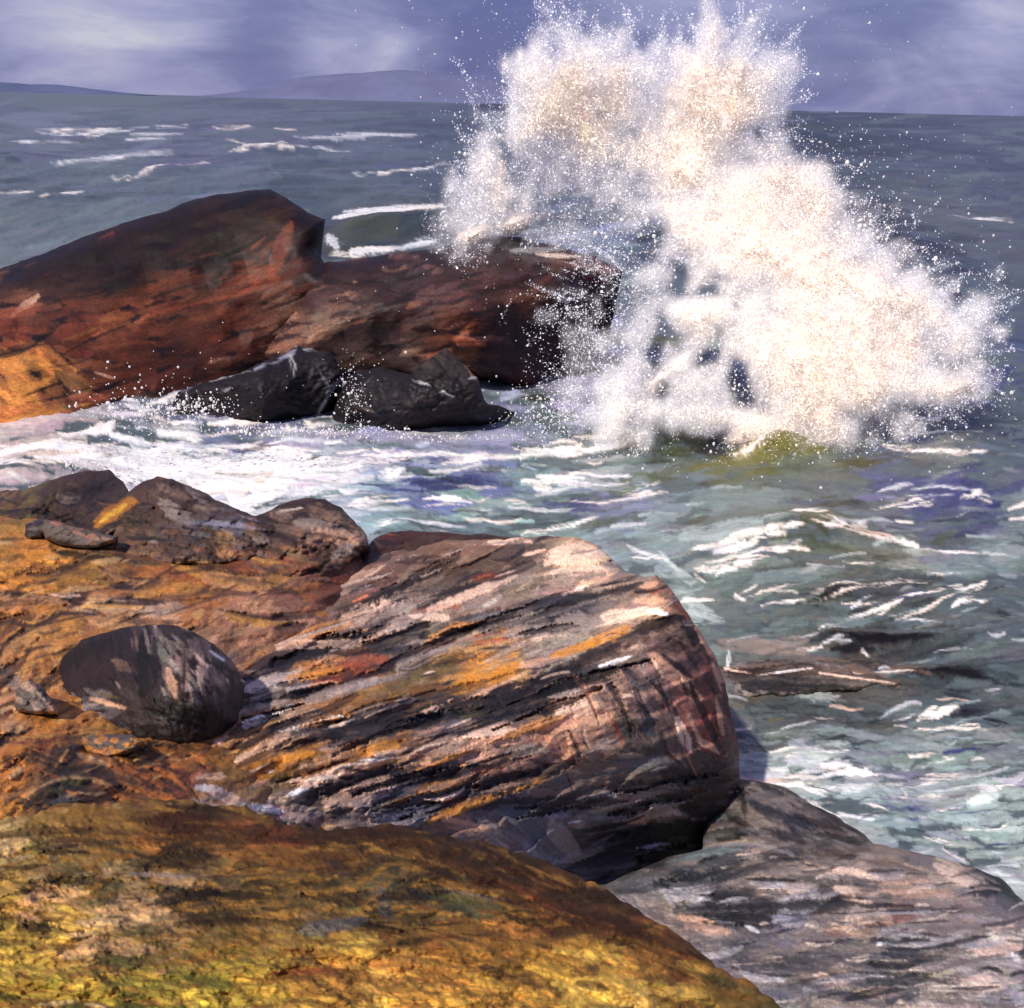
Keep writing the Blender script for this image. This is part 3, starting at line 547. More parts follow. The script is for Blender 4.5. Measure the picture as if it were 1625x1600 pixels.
# crop 5 scale 2.62 : painted crevice shade and shadow patches, stones and blazes of the lower shore
SH.many("""30 240 150 260 26 K;130 250 330 300 40 K -4;300 290 520 290 26 B;220 400 420 430 18 K 4;420 430 560 450 14 N;210 400 300 440 26 N;560 450 680 460 20 V;650 490 860 490 18 K -3;820 455 960 480 16 K;880 490 1040 540 6 g 3;880 480 1080 545 20 B -4;380 570 620 550 40 K -6;200 640 440 640 26 K 4;440 620 560 590 30 B;860 450 980 430 40 R;940 410 1080 390 44 R;800 410 900 400 30 p;460 400 660 360 60 o;580 350 720 400 14 p;660 360 760 400 16 P;850 380 960 400 50 g;960 400 1200 470 50 T
180 270 480 360 50 p -6;240 350 440 400 40 T;360 360 540 370 24 g;40 420 220 420 60 O;0 500 180 500 70 O;60 560 200 640 50 O;200 590 330 590 16 P;270 600 310 580 22 g;300 650 560 620 60 g -8;400 680 740 680 60 p -8;560 660 740 640 44 g;740 600 1000 560 34 o;820 620 900 560 30 O;760 560 1000 520 44 o 4
20 900 80 980 50 g;60 1000 220 1040 40 p;0 1080 100 1040 40 P;0 1150 80 1100 40 p;100 1120 240 1100 40 O;20 1200 220 1130 90 O;0 1280 180 1200 90 O;40 1350 100 1290 60 O;60 1420 130 1330 50 y;0 1460 60 1400 60 O;150 760 200 900 40 o;130 900 230 1000 40 o;210 860 240 980 20 V
220 1240 380 1220 70 N;180 1330 400 1300 60 K;200 1400 360 1350 50 V;340 1180 560 1230 50 O 4;400 1180 560 1180 34 O;360 1250 440 1290 12 P;480 1280 760 1390 40 K 4;600 1210 780 1370 60 R 4;520 1230 600 1240 50 B;380 1300 500 1380 70 B;300 1380 380 1340 26 V;720 1290 800 1380 50 R;220 1450 330 1430 40 G;230 1470 320 1430 20 g;120 1500 220 1520 34 V;400 1400 620 1440 50 o;560 1380 740 1440 50 R;780 1180 1000 1160 50 o;800 1230 1100 1230 60 o;860 1280 1100 1240 60 O 4;1100 1270 1260 1240 44 o;1080 1400 1200 1320 40 V;820 1390 920 1400 22 w;860 1400 1000 1450 30 P 4;960 1440 1240 1480 44 P 5;1000 1460 1300 1500 30 w 4;420 1240 440 1270 10 y""", PAL, ox=0, oy=720, sc=2.62, op=0.8, dry=0.35)
SHORE_CTRL = [(-100, 820, 'Y', 12.6), (60, 830, 'Y', 12.4), (200, 860, 'Y', 11.9), (300, 880, 'Y', 11.6), (560, 885, 'Y', 12.6), (0, 960, 'Y', 9.6), (300, 960, 'Y', 9.7), (20, 1150, 'z', 5.0), (240, 1170, 'z', 4.6), (0, 1280, 'z', 5.6), (300, 1270, 'z', 5.0)]
gain(SH, 0.84, 0.95, 1.3)
crevice_shade(SH, (-150, 860, 520, 1000), 26, -6, 130, 9, dark=(40, 28, 26), light=[(206, 150, 70), (180, 130, 90)])
crevice_shade(SH, (-150, 1000, 120, 1290), 22, 35, 100, 9, dark=(52, 34, 26), light=[(206, 150, 90), (200, 160, 110)])
crevice_shade(SH, (-150, 860, 320, 1290), 70, 10, 70, 6, dark=(48, 34, 28), light=[(206, 150, 70), (200, 160, 110)])
crevice_shade(SH, (60, 1180, 330, 1290), 30, -25, 60, 8, dark=(40, 34, 28), light=[(190, 110, 44)])
crevice_shade(SH, (-150, 860, 420, 1290), 160, 20, 26, 3, dark=(60, 40, 30), light=[(220, 170, 110)], dep=-1.2)
relief('shore', [(-190, 815), (-60, 812), (60, 815), (200, 850), (330, 868), (430, 862), (560, 872), (700, 905), (740, 1000), (700, 1300), (640, 1500), (300, 1640), (-190, 1640)],
       [(-100, 820, 'Y', 12.6), (60, 830, 'Y', 12.4), (200, 860, 'Y', 11.9), (300, 880, 'Y', 11.6), (560, 885, 'Y', 12.6), (0, 960, 'Y', 9.6), (300, 960, 'Y', 9.7), (20, 1150, 'z', 5.0), (240, 1170, 'z', 4.6), (0, 1280, 'z', 5.6), (300, 1270, 'z', 5.0), (440, 1160, 'z', 4.0), (700, 1000, 'z', 2.4), (600, 1400, 'z', 3.6), (-100, 1500, 'z', 6.0), (300, 1600, 'z', 5.8)],
       SH, M_rock, kind='structure', rnd=24, rdep=0.6, thick=5, drop=4, hk=2.3, lump=0.12, strata=0.07, lscale=1.4, inset=0.0)

CO = Canvas(-200, 720, 900, 960, (70, 50, 40))
fill(CO, """-80 800 120 90 60 0; 0 780 110 88 56 30; 40 800 98 84 46 30; 80 780 76 66 34 50; 100 800 86 76 30 60; 130 770 60 38 34 0; 160 760 70 50 44 0; 150 790 40 28 28 0; 180 770 66 52 46 0; 60 840 60 44 34 -10; 120 840 34 26 22 -10; 0 840 96 72 36 0; -100 850 120 84 40 0
200 780 70 58 40 40; 190 830 60 46 26 40; 240 760 66 44 32 20; 260 790 74 60 54 -20; 300 790 100 84 72 -30; 280 820 80 66 60 -20; 340 800 84 70 66 -30; 360 820 96 88 92 -20; 240 830 70 54 46 0; 300 850 88 80 80 0; 380 840 90 84 86 -10; 220 860 110 82 56 -10; 340 880 150 112 70 0; 400 890 140 92 62 -10
420 815 40 32 34 0; 470 805 34 28 30 10; 530 800 30 26 30 -30; 500 830 140 112 96 -20; 540 840 156 126 106 -20; 470 850 120 92 80 -10; 520 870 140 104 86 -10; 460 890 140 84 60 -15; 560 860 160 130 112 -30; 420 860 86 72 66 -20; 500 910 130 76 54 10
620 860 60 26 24 10; 700 855 56 22 20 0; 680 880 62 28 24 15; 780 860 44 26 24 0; 600 890 70 34 28 20; 820 870 120 80 56 15""", 1500, 0, 34, 10, jit=0.22, dry=0.45)
CO.many("""-60 815 60 812 9 K;60 815 150 838 16 K;140 838 250 830 12 K -4;150 835 210 795 16 O -4;160 828 200 800 8 y;140 775 165 775 20 K;110 745 170 742 12 T;180 800 210 775 10 B;200 785 250 755 8 B;250 770 300 790 14 T;330 780 400 812 8 N;340 790 440 830 6 K;300 780 330 800 12 g;260 800 300 830 16 g;300 830 420 840 9 L -3;290 825 340 830 8 G;370 815 420 830 6 L;420 812 480 800 9 K -3;480 798 540 802 9 K -3;530 802 570 832 9 K;440 812 480 806 5 W;455 820 520 816 10 K;480 830 560 850 20 g;500 845 570 860 18 p;420 845 470 862 7 K -2;560 865 530 885 14 g;540 890 560 884 10 p;600 855 640 846 9 M -2;640 846 800 852 10 M;620 890 720 880 10 B;560 905 640 890 12 K""", PAL, op=0.8, dry=0.4)
crevice_shade(CO, (-150, 750, 620, 930), 130, -8, 36, 3.5, light=[(150, 130, 116), (130, 90, 60)])
cn = 'rocks of the near shore along the surf'
relief('shore_rock', [(-190, 790), (-60, 780), (40, 772), (110, 750), (140, 743), (175, 742), (196, 764), (212, 800), (200, 840), (140, 866), (0, 866), (-190, 866)],
       [(-100, 785, 'z', 3.4), (140, 745, 'z', 3.4), (196, 770, 'z', 3.0), (-100, 860, 'Y', 12.4), (100, 862, 'Y', 12.3), (200, 840, 'Y', 12.4), (60, 800, 'Y', 13.2)],
       CO, M_rock, 'olive and brown rock at the left edge with foam washing over its top', 'rock', group=cn, rnd=22, rdep=0.5, thick=2.5, drop=2.5, hk=1.6, lump=0.15, lscale=0.7)
relief('shore_rock', [(160, 880), (176, 820), (200, 780), (225, 762), (250, 752), (275, 756), (310, 772), (350, 792), (400, 812), (450, 826), (470, 860), (440, 892), (330, 905), (200, 905)],
       [(170, 850, 'Y', 12.2), (250, 754, 'Y', 13.6), (340, 788, 'Y', 13.2), (440, 825, 'Y', 12.8), (200, 900, 'Y', 11.3), (440, 890, 'Y', 11.8), (300, 840, 'Y', 12.0)],
       CO, M_rock, 'grey brown peaked rock second from the left along the surf', 'rock', group=cn, rnd=20, rdep=0.4, thick=2.5, drop=2.5, hk=1.6, lump=0.15, lscale=0.7)
relief('shore_rock', [(390, 888), (405, 822), (440, 806), (480, 796), (515, 794), (540, 806), (560, 828), (580, 850), (586, 868), (560, 888), (520, 925), (400, 930)],
       [(400, 830, 'Y', 12.9), (510, 796, 'Y', 13.4), (580, 855, 'Y', 12.6), (400, 925, 'Y', 11.2), (520, 920, 'Y', 11.5), (480, 850, 'Y', 12.0)],
       CO, M_rock, 'pale pinkish rock with a black crest where the surf turns the corner', 'rock', group=cn, rnd=20, rdep=0.4, thick=2.2, drop=2.5, hk=1.6, lump=0.15, lscale=0.6)
relief('shore_rock', [(540, 930), (570, 884), (592, 856), (620, 846), (660, 842), (720, 846), (790, 848), (850, 856), (860, 890), (760, 940), (600, 950)],
       [(560, 900, 'Y', 12.4), (640, 846, 'Y', 13.8), (840, 856, 'Y', 14.2), (600, 940, 'Y', 11.8), (760, 930, 'Y', 12.8)],
       CO, M_rock, 'low dark maroon rock just behind the great striped rock', 'rock', group=cn, rnd=18, rdep=0.4, thick=2.0, drop=2.5, hk=1.2, lump=0.1, lscale=0.7)

# ------------------------------------------------------------------ the great striped rock
GR = Canvas(260, 820, 1210, 1480, (120, 98, 84))
rock_notes = """380 960 130 96 72 22; 420 980 104 80 72 22; 500 950 110 82 70 22; 600 920 104 76 66 22; 700 890 110 80 62 20; 780 880 120 92 74 20; 850 880 110 96 84 25; 900 880 190 152 124 25; 940 890 212 172 140 15; 980 920 150 128 112 15; 1000 940 124 108 96 15; 1040 930 130 92 72 20; 1060 960 140 104 84 10; 900 930 158 138 122 15; 950 960 130 118 108 12; 820 930 120 102 88 22; 760 960 128 116 106 22; 650 960 132 118 108 20; 560 990 96 78 68 22
480 1030 76 56 52 22; 420 1040 70 50 46 25; 380 1010 96 72 58 22; 540 1030 112 98 92 22; 600 1010 120 108 100 20; 640 1000 150 132 118 10; 700 1000 140 124 110 15; 800 990 130 112 98 20; 850 980 60 60 64 18; 900 960 50 52 58 18; 900 1020 148 136 122 15; 850 1040 142 126 112 20; 980 1000 164 136 116 22; 1020 980 170 140 122 22; 1050 1000 70 56 54 30; 1100 1010 50 40 40 -50
460 1070 110 98 92 22; 520 1080 160 96 64 22; 560 1060 156 84 58 15; 620 1050 90 76 66 20; 640 1070 110 94 50 18; 700 1060 130 96 54 18; 780 1060 182 122 48 20; 740 1080 170 116 46 15; 820 1070 150 118 80 18; 500 1110 150 104 52 20; 440 1120 128 104 80 24; 560 1100 150 108 46 15; 620 1110 156 110 52 15; 700 1110 70 60 58 12; 780 1110 36 36 44 18; 860 1090 40 38 44 22; 920 1060 50 44 48 22; 980 1030 90 74 66 25
420 1170 130 92 50 20; 480 1150 160 136 120 20; 540 1160 50 50 60 12; 600 1150 46 46 56 12; 640 1170 150 106 56 15; 700 1160 70 66 72 15; 760 1150 50 52 58 15; 820 1130 48 46 50 18; 560 1190 160 110 54 15; 500 1190 140 96 44 20; 400 1210 124 80 34 25; 460 1220 130 90 38 30; 520 1220 200 158 128 18; 600 1200 172 126 84 15; 680 1190 200 150 120 15; 720 1180 160 130 116 10
780 1180 186 144 122 15; 840 1180 150 108 86 -60; 800 1200 160 118 96 -80; 880 1150 150 116 98 20; 900 1180 168 120 92 -70; 940 1130 150 122 104 -80; 950 1180 130 104 88 -80; 1000 1100 140 110 98 -60; 1000 1160 86 74 70 -60; 1040 1080 134 106 96 -60; 1060 1130 96 76 72 -60; 1100 1060 110 82 78 -60; 1090 1120 150 90 76 -65; 1120 1080 96 50 46 -65; 1140 1120 110 58 50 -75; 1120 1160 120 50 38 -80; 1150 1180 90 38 32 -85; 1090 1180 96 70 62 -80; 1040 1190 70 60 58 -80
560 1250 60 46 44 15; 500 1270 50 40 40 12; 600 1230 40 30 32 15; 640 1240 110 110 116 15; 600 1270 120 116 118 15; 700 1230 80 78 84 10; 760 1230 90 82 84 5; 840 1230 88 78 76 8; 900 1230 96 78 70 12; 960 1230 110 94 82 15; 1010 1220 96 90 84 15; 700 1270 90 88 92 10; 800 1270 74 66 66 5; 900 1260 86 74 66 12; 1000 1250 90 80 76 10; 1080 1230 50 42 42 0; 1130 1230 44 26 26 0; 1140 1290 24 18 20 0; 1080 1290 28 22 24 0
720 1300 130 96 76 -20; 780 1310 96 88 90 -60; 840 1300 92 88 92 -50; 900 1300 84 78 80 20; 960 1280 150 132 116 10; 1010 1270 140 120 106 15; 1020 1300 90 80 74 10; 780 1340 140 110 90 -25; 840 1350 120 114 120 -40; 900 1340 60 56 62 0; 960 1340 30 26 30 15; 1040 1320 34 30 34 10; 1000 1350 60 56 64 10; 950 1370 60 58 66 5; 880 1380 110 112 124 -20; 1100 1320 30 26 28 5; 650 1300 100 80 66 -10; 420 1280 180 150 134 -12; 480 1290 140 124 116 -5; 350 1250 130 84 50 10; 330 1100 150 110 80 20"""
fill(GR, rock_notes, 4600, 18, 66, 14, jit=0.2, dry=0.45)
fill(GR, rock_notes, 2600, 18, 30, 6, jit=0.32, dry=0.5)
GR.many("""560 60 780 60 30 B -6;600 130 740 120 26 B;160 230 420 170 26 T;60 300 360 220 34 B 4;140 360 420 260 34 K 4;100 370 340 300 20 B;420 270 700 170 22 B 3;340 250 560 190 22 N;470 190 620 170 16 K;620 150 800 80 10 O -2;640 130 800 110 14 T;780 90 960 60 20 p -4;860 75 980 72 12 P -3;840 80 1000 65 8 g;980 80 1080 50 34 K -8;930 130 1010 90 28 K;880 170 960 130 12 B;960 110 1020 95 10 P
1030 130 1180 100 46 P -8;1040 160 1200 150 40 P -5;1100 100 1190 120 30 g;1140 70 1220 100 16 N;1050 190 1220 160 26 g;1180 130 1290 160 26 G 4;1240 120 1350 160 14 G;840 200 1000 170 26 g;800 180 900 170 22 R -3;690 230 840 190 12 K;560 270 760 240 16 g;530 310 640 270 22 B;520 320 580 290 26 K;640 270 770 260 20 R -4;630 285 740 290 18 P;580 340 800 330 8 K 3;600 335 720 300 9 N;720 320 820 300 7 K;760 300 1020 260 26 G
500 360 640 320 40 g;420 350 560 310 20 p;560 400 620 370 18 W;280 400 440 370 30 K -3;180 430 340 390 34 K;150 390 340 330 40 T;420 400 640 390 18 K -4;540 390 660 370 12 N;640 390 900 330 10 R -3;860 330 960 330 40 O -4;820 360 960 340 20 R;900 350 980 335 9 K;700 430 820 400 26 K -4;600 470 760 430 26 V;780 410 1000 370 14 K 4;820 380 960 370 10 B;920 330 1020 300 30 g
1000 250 1160 230 34 N;1040 290 1220 250 50 N -3;1000 280 1100 250 26 K;1180 200 1290 170 14 K;1080 220 1280 180 12 K -3;960 300 1060 290 20 K;1060 300 1180 300 50 g;950 340 1080 330 60 g;1080 360 1180 300 60 g;1150 320 1330 270 16 P;1200 290 1360 270 26 P -4;1260 230 1330 200 36 T;1300 180 1360 220 50 R 4;1290 200 1340 190 20 p;1340 210 1400 260 40 T;1280 240 1380 240 26 p;1390 250 1480 340 12 R;1310 270 1370 280 12 W
1270 330 1420 290 36 K -6;1180 370 1300 340 34 K;1100 420 1230 370 30 K;960 480 1120 430 34 K 4;860 520 980 480 34 K;700 560 870 510 34 K -4;560 580 720 560 30 N;1150 360 1260 320 26 O;1040 400 1180 360 20 O -3;780 530 960 450 14 p;940 430 1060 400 26 p;860 470 960 410 60 O 4;780 480 860 460 40 O;700 520 840 490 26 O;640 500 720 490 20 o;460 540 640 520 26 o;340 560 480 520 30 o;360 580 500 560 20 O;520 470 640 460 20 T
330 470 440 440 50 R 5;400 460 560 420 50 R -4;480 440 600 420 26 B;300 490 420 480 26 p;400 510 560 460 22 P;460 500 620 450 16 g;200 500 340 480 26 g;140 560 320 500 34 g;160 600 300 540 20 W;160 540 330 480 14 N;200 480 320 460 14 K;140 440 220 400 30 B
240 620 440 570 26 W -4;160 690 300 640 30 p;220 650 420 600 22 g -4;300 650 440 620 24 K;420 620 600 590 44 K -5;340 600 500 580 24 N;560 600 700 570 24 N;400 660 520 620 26 N;640 580 780 560 16 G;560 590 600 640 9 N;700 560 800 560 20 w;720 600 800 580 16 G;780 580 940 530 34 V -3;880 580 1000 540 26 d;980 550 1120 490 26 d;840 540 960 520 24 N;860 560 1020 480 12 K;1020 500 1160 450 26 K -3;1000 540 1040 580 16 K
480 680 620 640 34 O;540 720 640 690 16 Y;600 710 720 700 9 y;240 700 360 680 20 O;300 760 500 680 34 o;220 790 320 730 40 V;60 720 260 720 60 o;20 780 160 790 50 o;420 720 560 700 16 P;480 700 600 690 10 W;300 790 440 730 22 P -2;330 760 520 730 26 P;280 800 340 780 12 W;440 740 520 720 20 p;620 690 780 640 30 P -3;540 700 680 670 16 p;660 690 760 680 12 p
340 800 620 750 44 K -5;420 790 700 720 40 K -4;600 760 740 700 30 B;700 700 780 680 18 K;440 720 560 740 9 K;640 740 740 740 36 G -3;480 830 720 770 40 G -4;440 870 600 820 30 g;560 850 740 800 30 G;740 790 900 770 30 K;820 800 1060 770 24 N;800 840 1100 810 26 N -3;720 850 820 830 18 N;880 790 1200 720 30 T -5;1000 770 1360 700 40 G -5;1080 740 1260 710 24 T
780 640 940 610 26 P -3;860 600 960 620 34 P;780 660 900 640 40 p;830 700 900 680 50 p;820 730 900 720 20 R;900 650 980 630 30 p;1040 540 1180 490 26 p -4;1060 560 1160 540 30 P;1080 600 1200 560 50 p;1100 640 1200 600 60 p;1140 680 1220 640 40 g;1190 500 1290 500 20 W;1200 520 1300 510 24 P;1220 530 1260 560 20 p;1160 470 1200 520 20 T;1200 560 1250 660 16 R;1180 590 1220 600 20 p;900 680 1020 660 34 g
1100 450 1300 420 20 N -3;1180 430 1270 400 14 W;1220 440 1300 410 9 K;1240 430 1280 470 20 N;1290 350 1300 440 30 g;1300 450 1380 530 26 K;1310 380 1360 460 16 P;1340 460 1380 560 14 K;1260 470 1320 500 26 G;1270 560 1340 640 44 G;1280 500 1330 620 26 N;1330 400 1460 520 22 p;1360 400 1440 460 14 K;1400 340 1460 440 14 K;1440 330 1500 420 14 K;1380 320 1440 360 30 T;1460 320 1520 410 16 p;1490 340 1530 440 10 P;1500 420 1540 520 16 p
1380 530 1440 660 14 K;1400 580 1440 680 26 P;1430 560 1470 660 26 p;1400 480 1470 540 40 M;1440 500 1500 600 44 M 4;1470 560 1520 680 44 R;1500 560 1550 700 30 M;1530 480 1560 620 20 M;1510 520 1530 620 18 p;1540 600 1560 720 12 K;1460 640 1520 670 14 p;1500 700 1550 760 40 M;1560 520 1565 560 8 K;1480 460 1540 560 10 K
1200 790 1360 770 22 P -3;1190 790 1240 810 16 W;1260 800 1340 790 30 g;1200 830 1400 840 60 g;1260 870 1400 850 40 p;1140 870 1260 860 50 G;900 840 1060 850 50 G;820 860 900 920 50 g;740 870 860 900 34 p;840 920 880 960 20 O;860 960 1000 1000 22 w;960 870 1060 960 60 G;1040 880 1100 960 40 g;1080 880 1130 870 12 w
1400 740 1560 760 40 K;1420 810 1560 820 50 B;1380 880 1560 880 60 K;1260 930 1460 920 50 K;1120 950 1300 900 34 K -6;1080 1000 1260 960 40 N;1280 840 1400 850 40 g;1160 900 1280 880 34 G;1120 960 1220 910 9 G;1280 950 1380 940 26 L;1420 680 1560 720 40 B;1300 970 1560 960 26 N;1380 720 1420 800 20 N;1000 1040 1160 1020 40 K;1140 820 1220 800 16 K;640 870 840 900 14 T;1120 1020 1400 980 14 G""", PAL, ox=300, oy=820, sc=1.806, op=0.82, dry=0.38)
crevice_shade(GR, (380, 880, 1040, 1160), 26, 19, 190, 13, light=[(206, 172, 150), (176, 160, 150), (196, 130, 60), (150, 136, 128)], curve=0.04)
crevice_shade(GR, (400, 1050, 860, 1270), 26, 17, 150, 14, light=[(214, 176, 150), (196, 130, 50), (176, 160, 150)], curve=0.04)
crevice_shade(GR, (600, 1230, 1130, 1390), 14, 14, 150, 16, light=[(110, 110, 118), (140, 124, 112)])
crevice_shade(GR, (860, 1080, 1150, 1220), 9, -70, 60, 6, light=[(200, 160, 136), (170, 110, 90)])
crevice_shade(GR, (380, 870, 1120, 1300), 70, 18, 44, 3.5, light=[(220, 190, 170), (170, 150, 140)], dep=-1.2)
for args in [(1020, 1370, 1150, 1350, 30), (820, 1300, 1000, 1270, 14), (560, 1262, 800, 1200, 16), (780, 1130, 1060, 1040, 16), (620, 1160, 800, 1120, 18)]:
    GR.stroke(*args, (24, 20, 23), op=0.85, dry=0.25, h=-2.5, bend=-4)  # shade of the undercut and cracks put into colour, also carved
gain(GR, 1.36, 1.0, 1.18)
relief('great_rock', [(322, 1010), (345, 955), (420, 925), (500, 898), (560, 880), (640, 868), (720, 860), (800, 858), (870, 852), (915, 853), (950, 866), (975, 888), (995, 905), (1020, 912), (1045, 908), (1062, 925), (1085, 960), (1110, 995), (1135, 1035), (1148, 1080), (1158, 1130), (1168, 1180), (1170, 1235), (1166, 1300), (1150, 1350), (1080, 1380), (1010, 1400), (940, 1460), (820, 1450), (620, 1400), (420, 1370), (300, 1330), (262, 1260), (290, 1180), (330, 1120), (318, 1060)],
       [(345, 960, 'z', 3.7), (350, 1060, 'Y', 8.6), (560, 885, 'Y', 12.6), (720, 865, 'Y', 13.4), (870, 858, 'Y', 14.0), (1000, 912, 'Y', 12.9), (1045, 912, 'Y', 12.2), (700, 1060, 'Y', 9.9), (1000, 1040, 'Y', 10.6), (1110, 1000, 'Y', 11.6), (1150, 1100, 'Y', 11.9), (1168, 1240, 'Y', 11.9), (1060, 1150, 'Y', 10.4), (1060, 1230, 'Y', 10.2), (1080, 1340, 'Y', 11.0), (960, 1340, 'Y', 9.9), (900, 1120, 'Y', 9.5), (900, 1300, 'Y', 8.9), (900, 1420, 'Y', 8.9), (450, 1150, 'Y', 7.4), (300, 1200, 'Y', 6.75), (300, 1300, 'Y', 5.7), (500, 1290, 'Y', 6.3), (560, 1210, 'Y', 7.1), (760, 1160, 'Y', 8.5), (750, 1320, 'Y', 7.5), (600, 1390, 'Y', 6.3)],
       GR, M_rock, 'great striped foreground rock with slanting crevices painted dark as shade and a blunt maroon end', 'rock', step=1.6, rnd=22, rdep=0.5, thick=3.0, drop=3.0, hk=2.6, lump=0.08, lscale=1.8, strata=0.09, sang=20, rough=3, inset=0.08)

# boulder
BO = Canvas(60, 960, 420, 1230, (60, 42, 42))
fill(BO, """120 1040 40 26 26 -80; 110 1090 54 38 44 -80; 170 1030 38 26 28 -80; 200 1060 60 44 50 -70; 190 1000 44 32 32 -80; 220 1010 90 78 74 -85; 235 1060 34 26 26 -85; 250 1120 34 24 24 -60; 270 1040 134 122 114 -60; 280 1090 142 128 120 -70; 310 1040 130 112 102 -60; 330 1070 168 146 134 -50; 320 1110 134 124 120 -80; 350 1060 120 104 98 -55; 370 1100 58 56 66 -80; 375 1140 44 38 44 -80; 340 1150 34 28 28 0; 280 1160 36 28 28 0; 150 1130 110 102 104 10; 120 1140 124 116 120 15; 200 1130 60 46 44 10; 220 1180 50 34 28 0; 290 1000 70 56 52 -30; 150 1160 124 96 56 5; 320 1190 70 46 30 20; 100 1120 90 78 80 0""", 700, -70, 34, 11, jit=0.2, dry=0.5)
BO.many("""430 720 660 700 20 K -3;270 790 430 730 22 K -3;600 710 730 700 34 K;700 730 780 760 34 B;740 720 930 820 16 T 4;840 780 1030 940 8 g -3;600 740 590 1000 60 K;640 760 650 980 20 K;560 740 570 820 20 T;600 730 620 830 16 g;690 760 720 850 30 g;760 780 770 900 26 T;770 820 760 1060 20 B;700 900 730 1020 34 p;800 820 880 900 60 P;870 820 930 860 14 W;800 960 900 960 50 g;820 1020 920 1020 40 G;950 900 990 1120 34 K;890 860 930 900 20 N;640 1030 900 1110 50 K;560 1050 860 1150 60 K;250 860 420 800 60 K;280 960 460 900 60 M;470 860 540 900 30 T;260 1060 420 1040 26 g;380 1020 520 1060 26 p;270 1150 520 1150 26 o;300 1160 400 1140 12 P;1000 940 1040 960 6 w;440 1130 640 1180 40 K""", PAL, ox=0, oy=720, sc=2.62, op=0.8, dry=0.4)
gain(BO, 0.95, 1.0, 1.5)  # shaded left half of the boulder is put into its colour
relief('boulder', [(84, 1110), (94, 1048), (128, 1012), (160, 1002), (200, 994), (245, 990), (282, 988), (310, 1000), (340, 1020), (370, 1052), (388, 1085), (384, 1150), (350, 1172), (300, 1196), (220, 1190), (120, 1160)],
       [(86, 1100, 'Y', 7.6), (130, 1014, 'Y', 7.9), (280, 990, 'Y', 7.7), (386, 1085, 'Y', 7.8), (384, 1150, 'Y', 7.3), (240, 1080, 'Y', 6.9), (240, 1185, 'Y', 6.65), (120, 1150, 'Y', 7.0), (330, 1080, 'Y', 6.95)],
       BO, M_rock, 'squat boulder, dark maroon with painted shade on its left half, pale grey on its right half', 'boulder', rnd=26, rdep=0.35, thick=1.0, drop=1.0, hk=1.6, lump=0.05, lscale=1.4, sang=-70, strata=0.0, rough=3, inset=0.15)
def stone(name, poly, Y0, Y1, notes, label, n=60, ang=0, mat=None):
    P = np.array(poly); x0, y0 = P.min(0) - 12; x1, y1 = P.max(0) + 12
    c = Canvas(x0, y0, x1, y1); fill(c, notes, n, ang, 20, 8, jit=0.15)
    cx, cy = P.mean(0); f = tps_fit(SHORE_CTRL)
    def gy(x, y): return float(rays(x, y)[1] / tps_eval(f, x, y))
    yb = gy(cx, P[:, 1].max()) - 0.05
    relief(name, poly, [(P[:, 0].min(), cy, 'Y', yb + 0.1), (P[:, 0].max(), cy, 'Y', yb + 0.1), (cx, P[:, 1].max(), 'Y', yb), (cx, P[:, 1].min(), 'Y', yb + 0.2)],
           c, mat or M_rock, label, 'stone', step=1.6, rnd=10, rdep=0.15, thick=0.5, drop=0.25, hk=1.5, lump=0.03, lscale=0.4, rough=2)
stone('stone', [(38, 850), (40, 832), (60, 822), (78, 826), (82, 845), (66, 856), (46, 858)], 10.9, 11.4, "50 840 34 28 34 0;70 840 50 44 50 0", 'small black stone on the ochre ledge near the left edge')
stone('stone', [(64, 836), (72, 822), (100, 828), (140, 840), (190, 852), (180, 864), (140, 872), (96, 868), (70, 856)], 10.7, 11.3, "80 835 150 100 78 -15;140 850 166 112 90 -15;110 862 130 96 80 -10;170 860 150 120 100 -10", 'flat pinkish stone lying beside the small black stone')
stone('stone', [(22, 1118), (28, 1094), (44, 1080), (64, 1088), (84, 1110), (92, 1132), (60, 1134), (30, 1130)], 7.3, 7.8, "40 1095 170 142 120 -40;60 1115 150 128 118 -45;80 1125 178 140 112 -40", 'pale buff stone left of the boulder')
stone('stone', [(128, 1176), (150, 1166), (210, 1166), (230, 1178), (214, 1192), (170, 1206), (140, 1196)], 6.2, 6.6, "150 1180 186 124 56 10;200 1176 200 140 64 0;160 1195 170 112 50 -10", 'orange wedge of stone under the boulder')

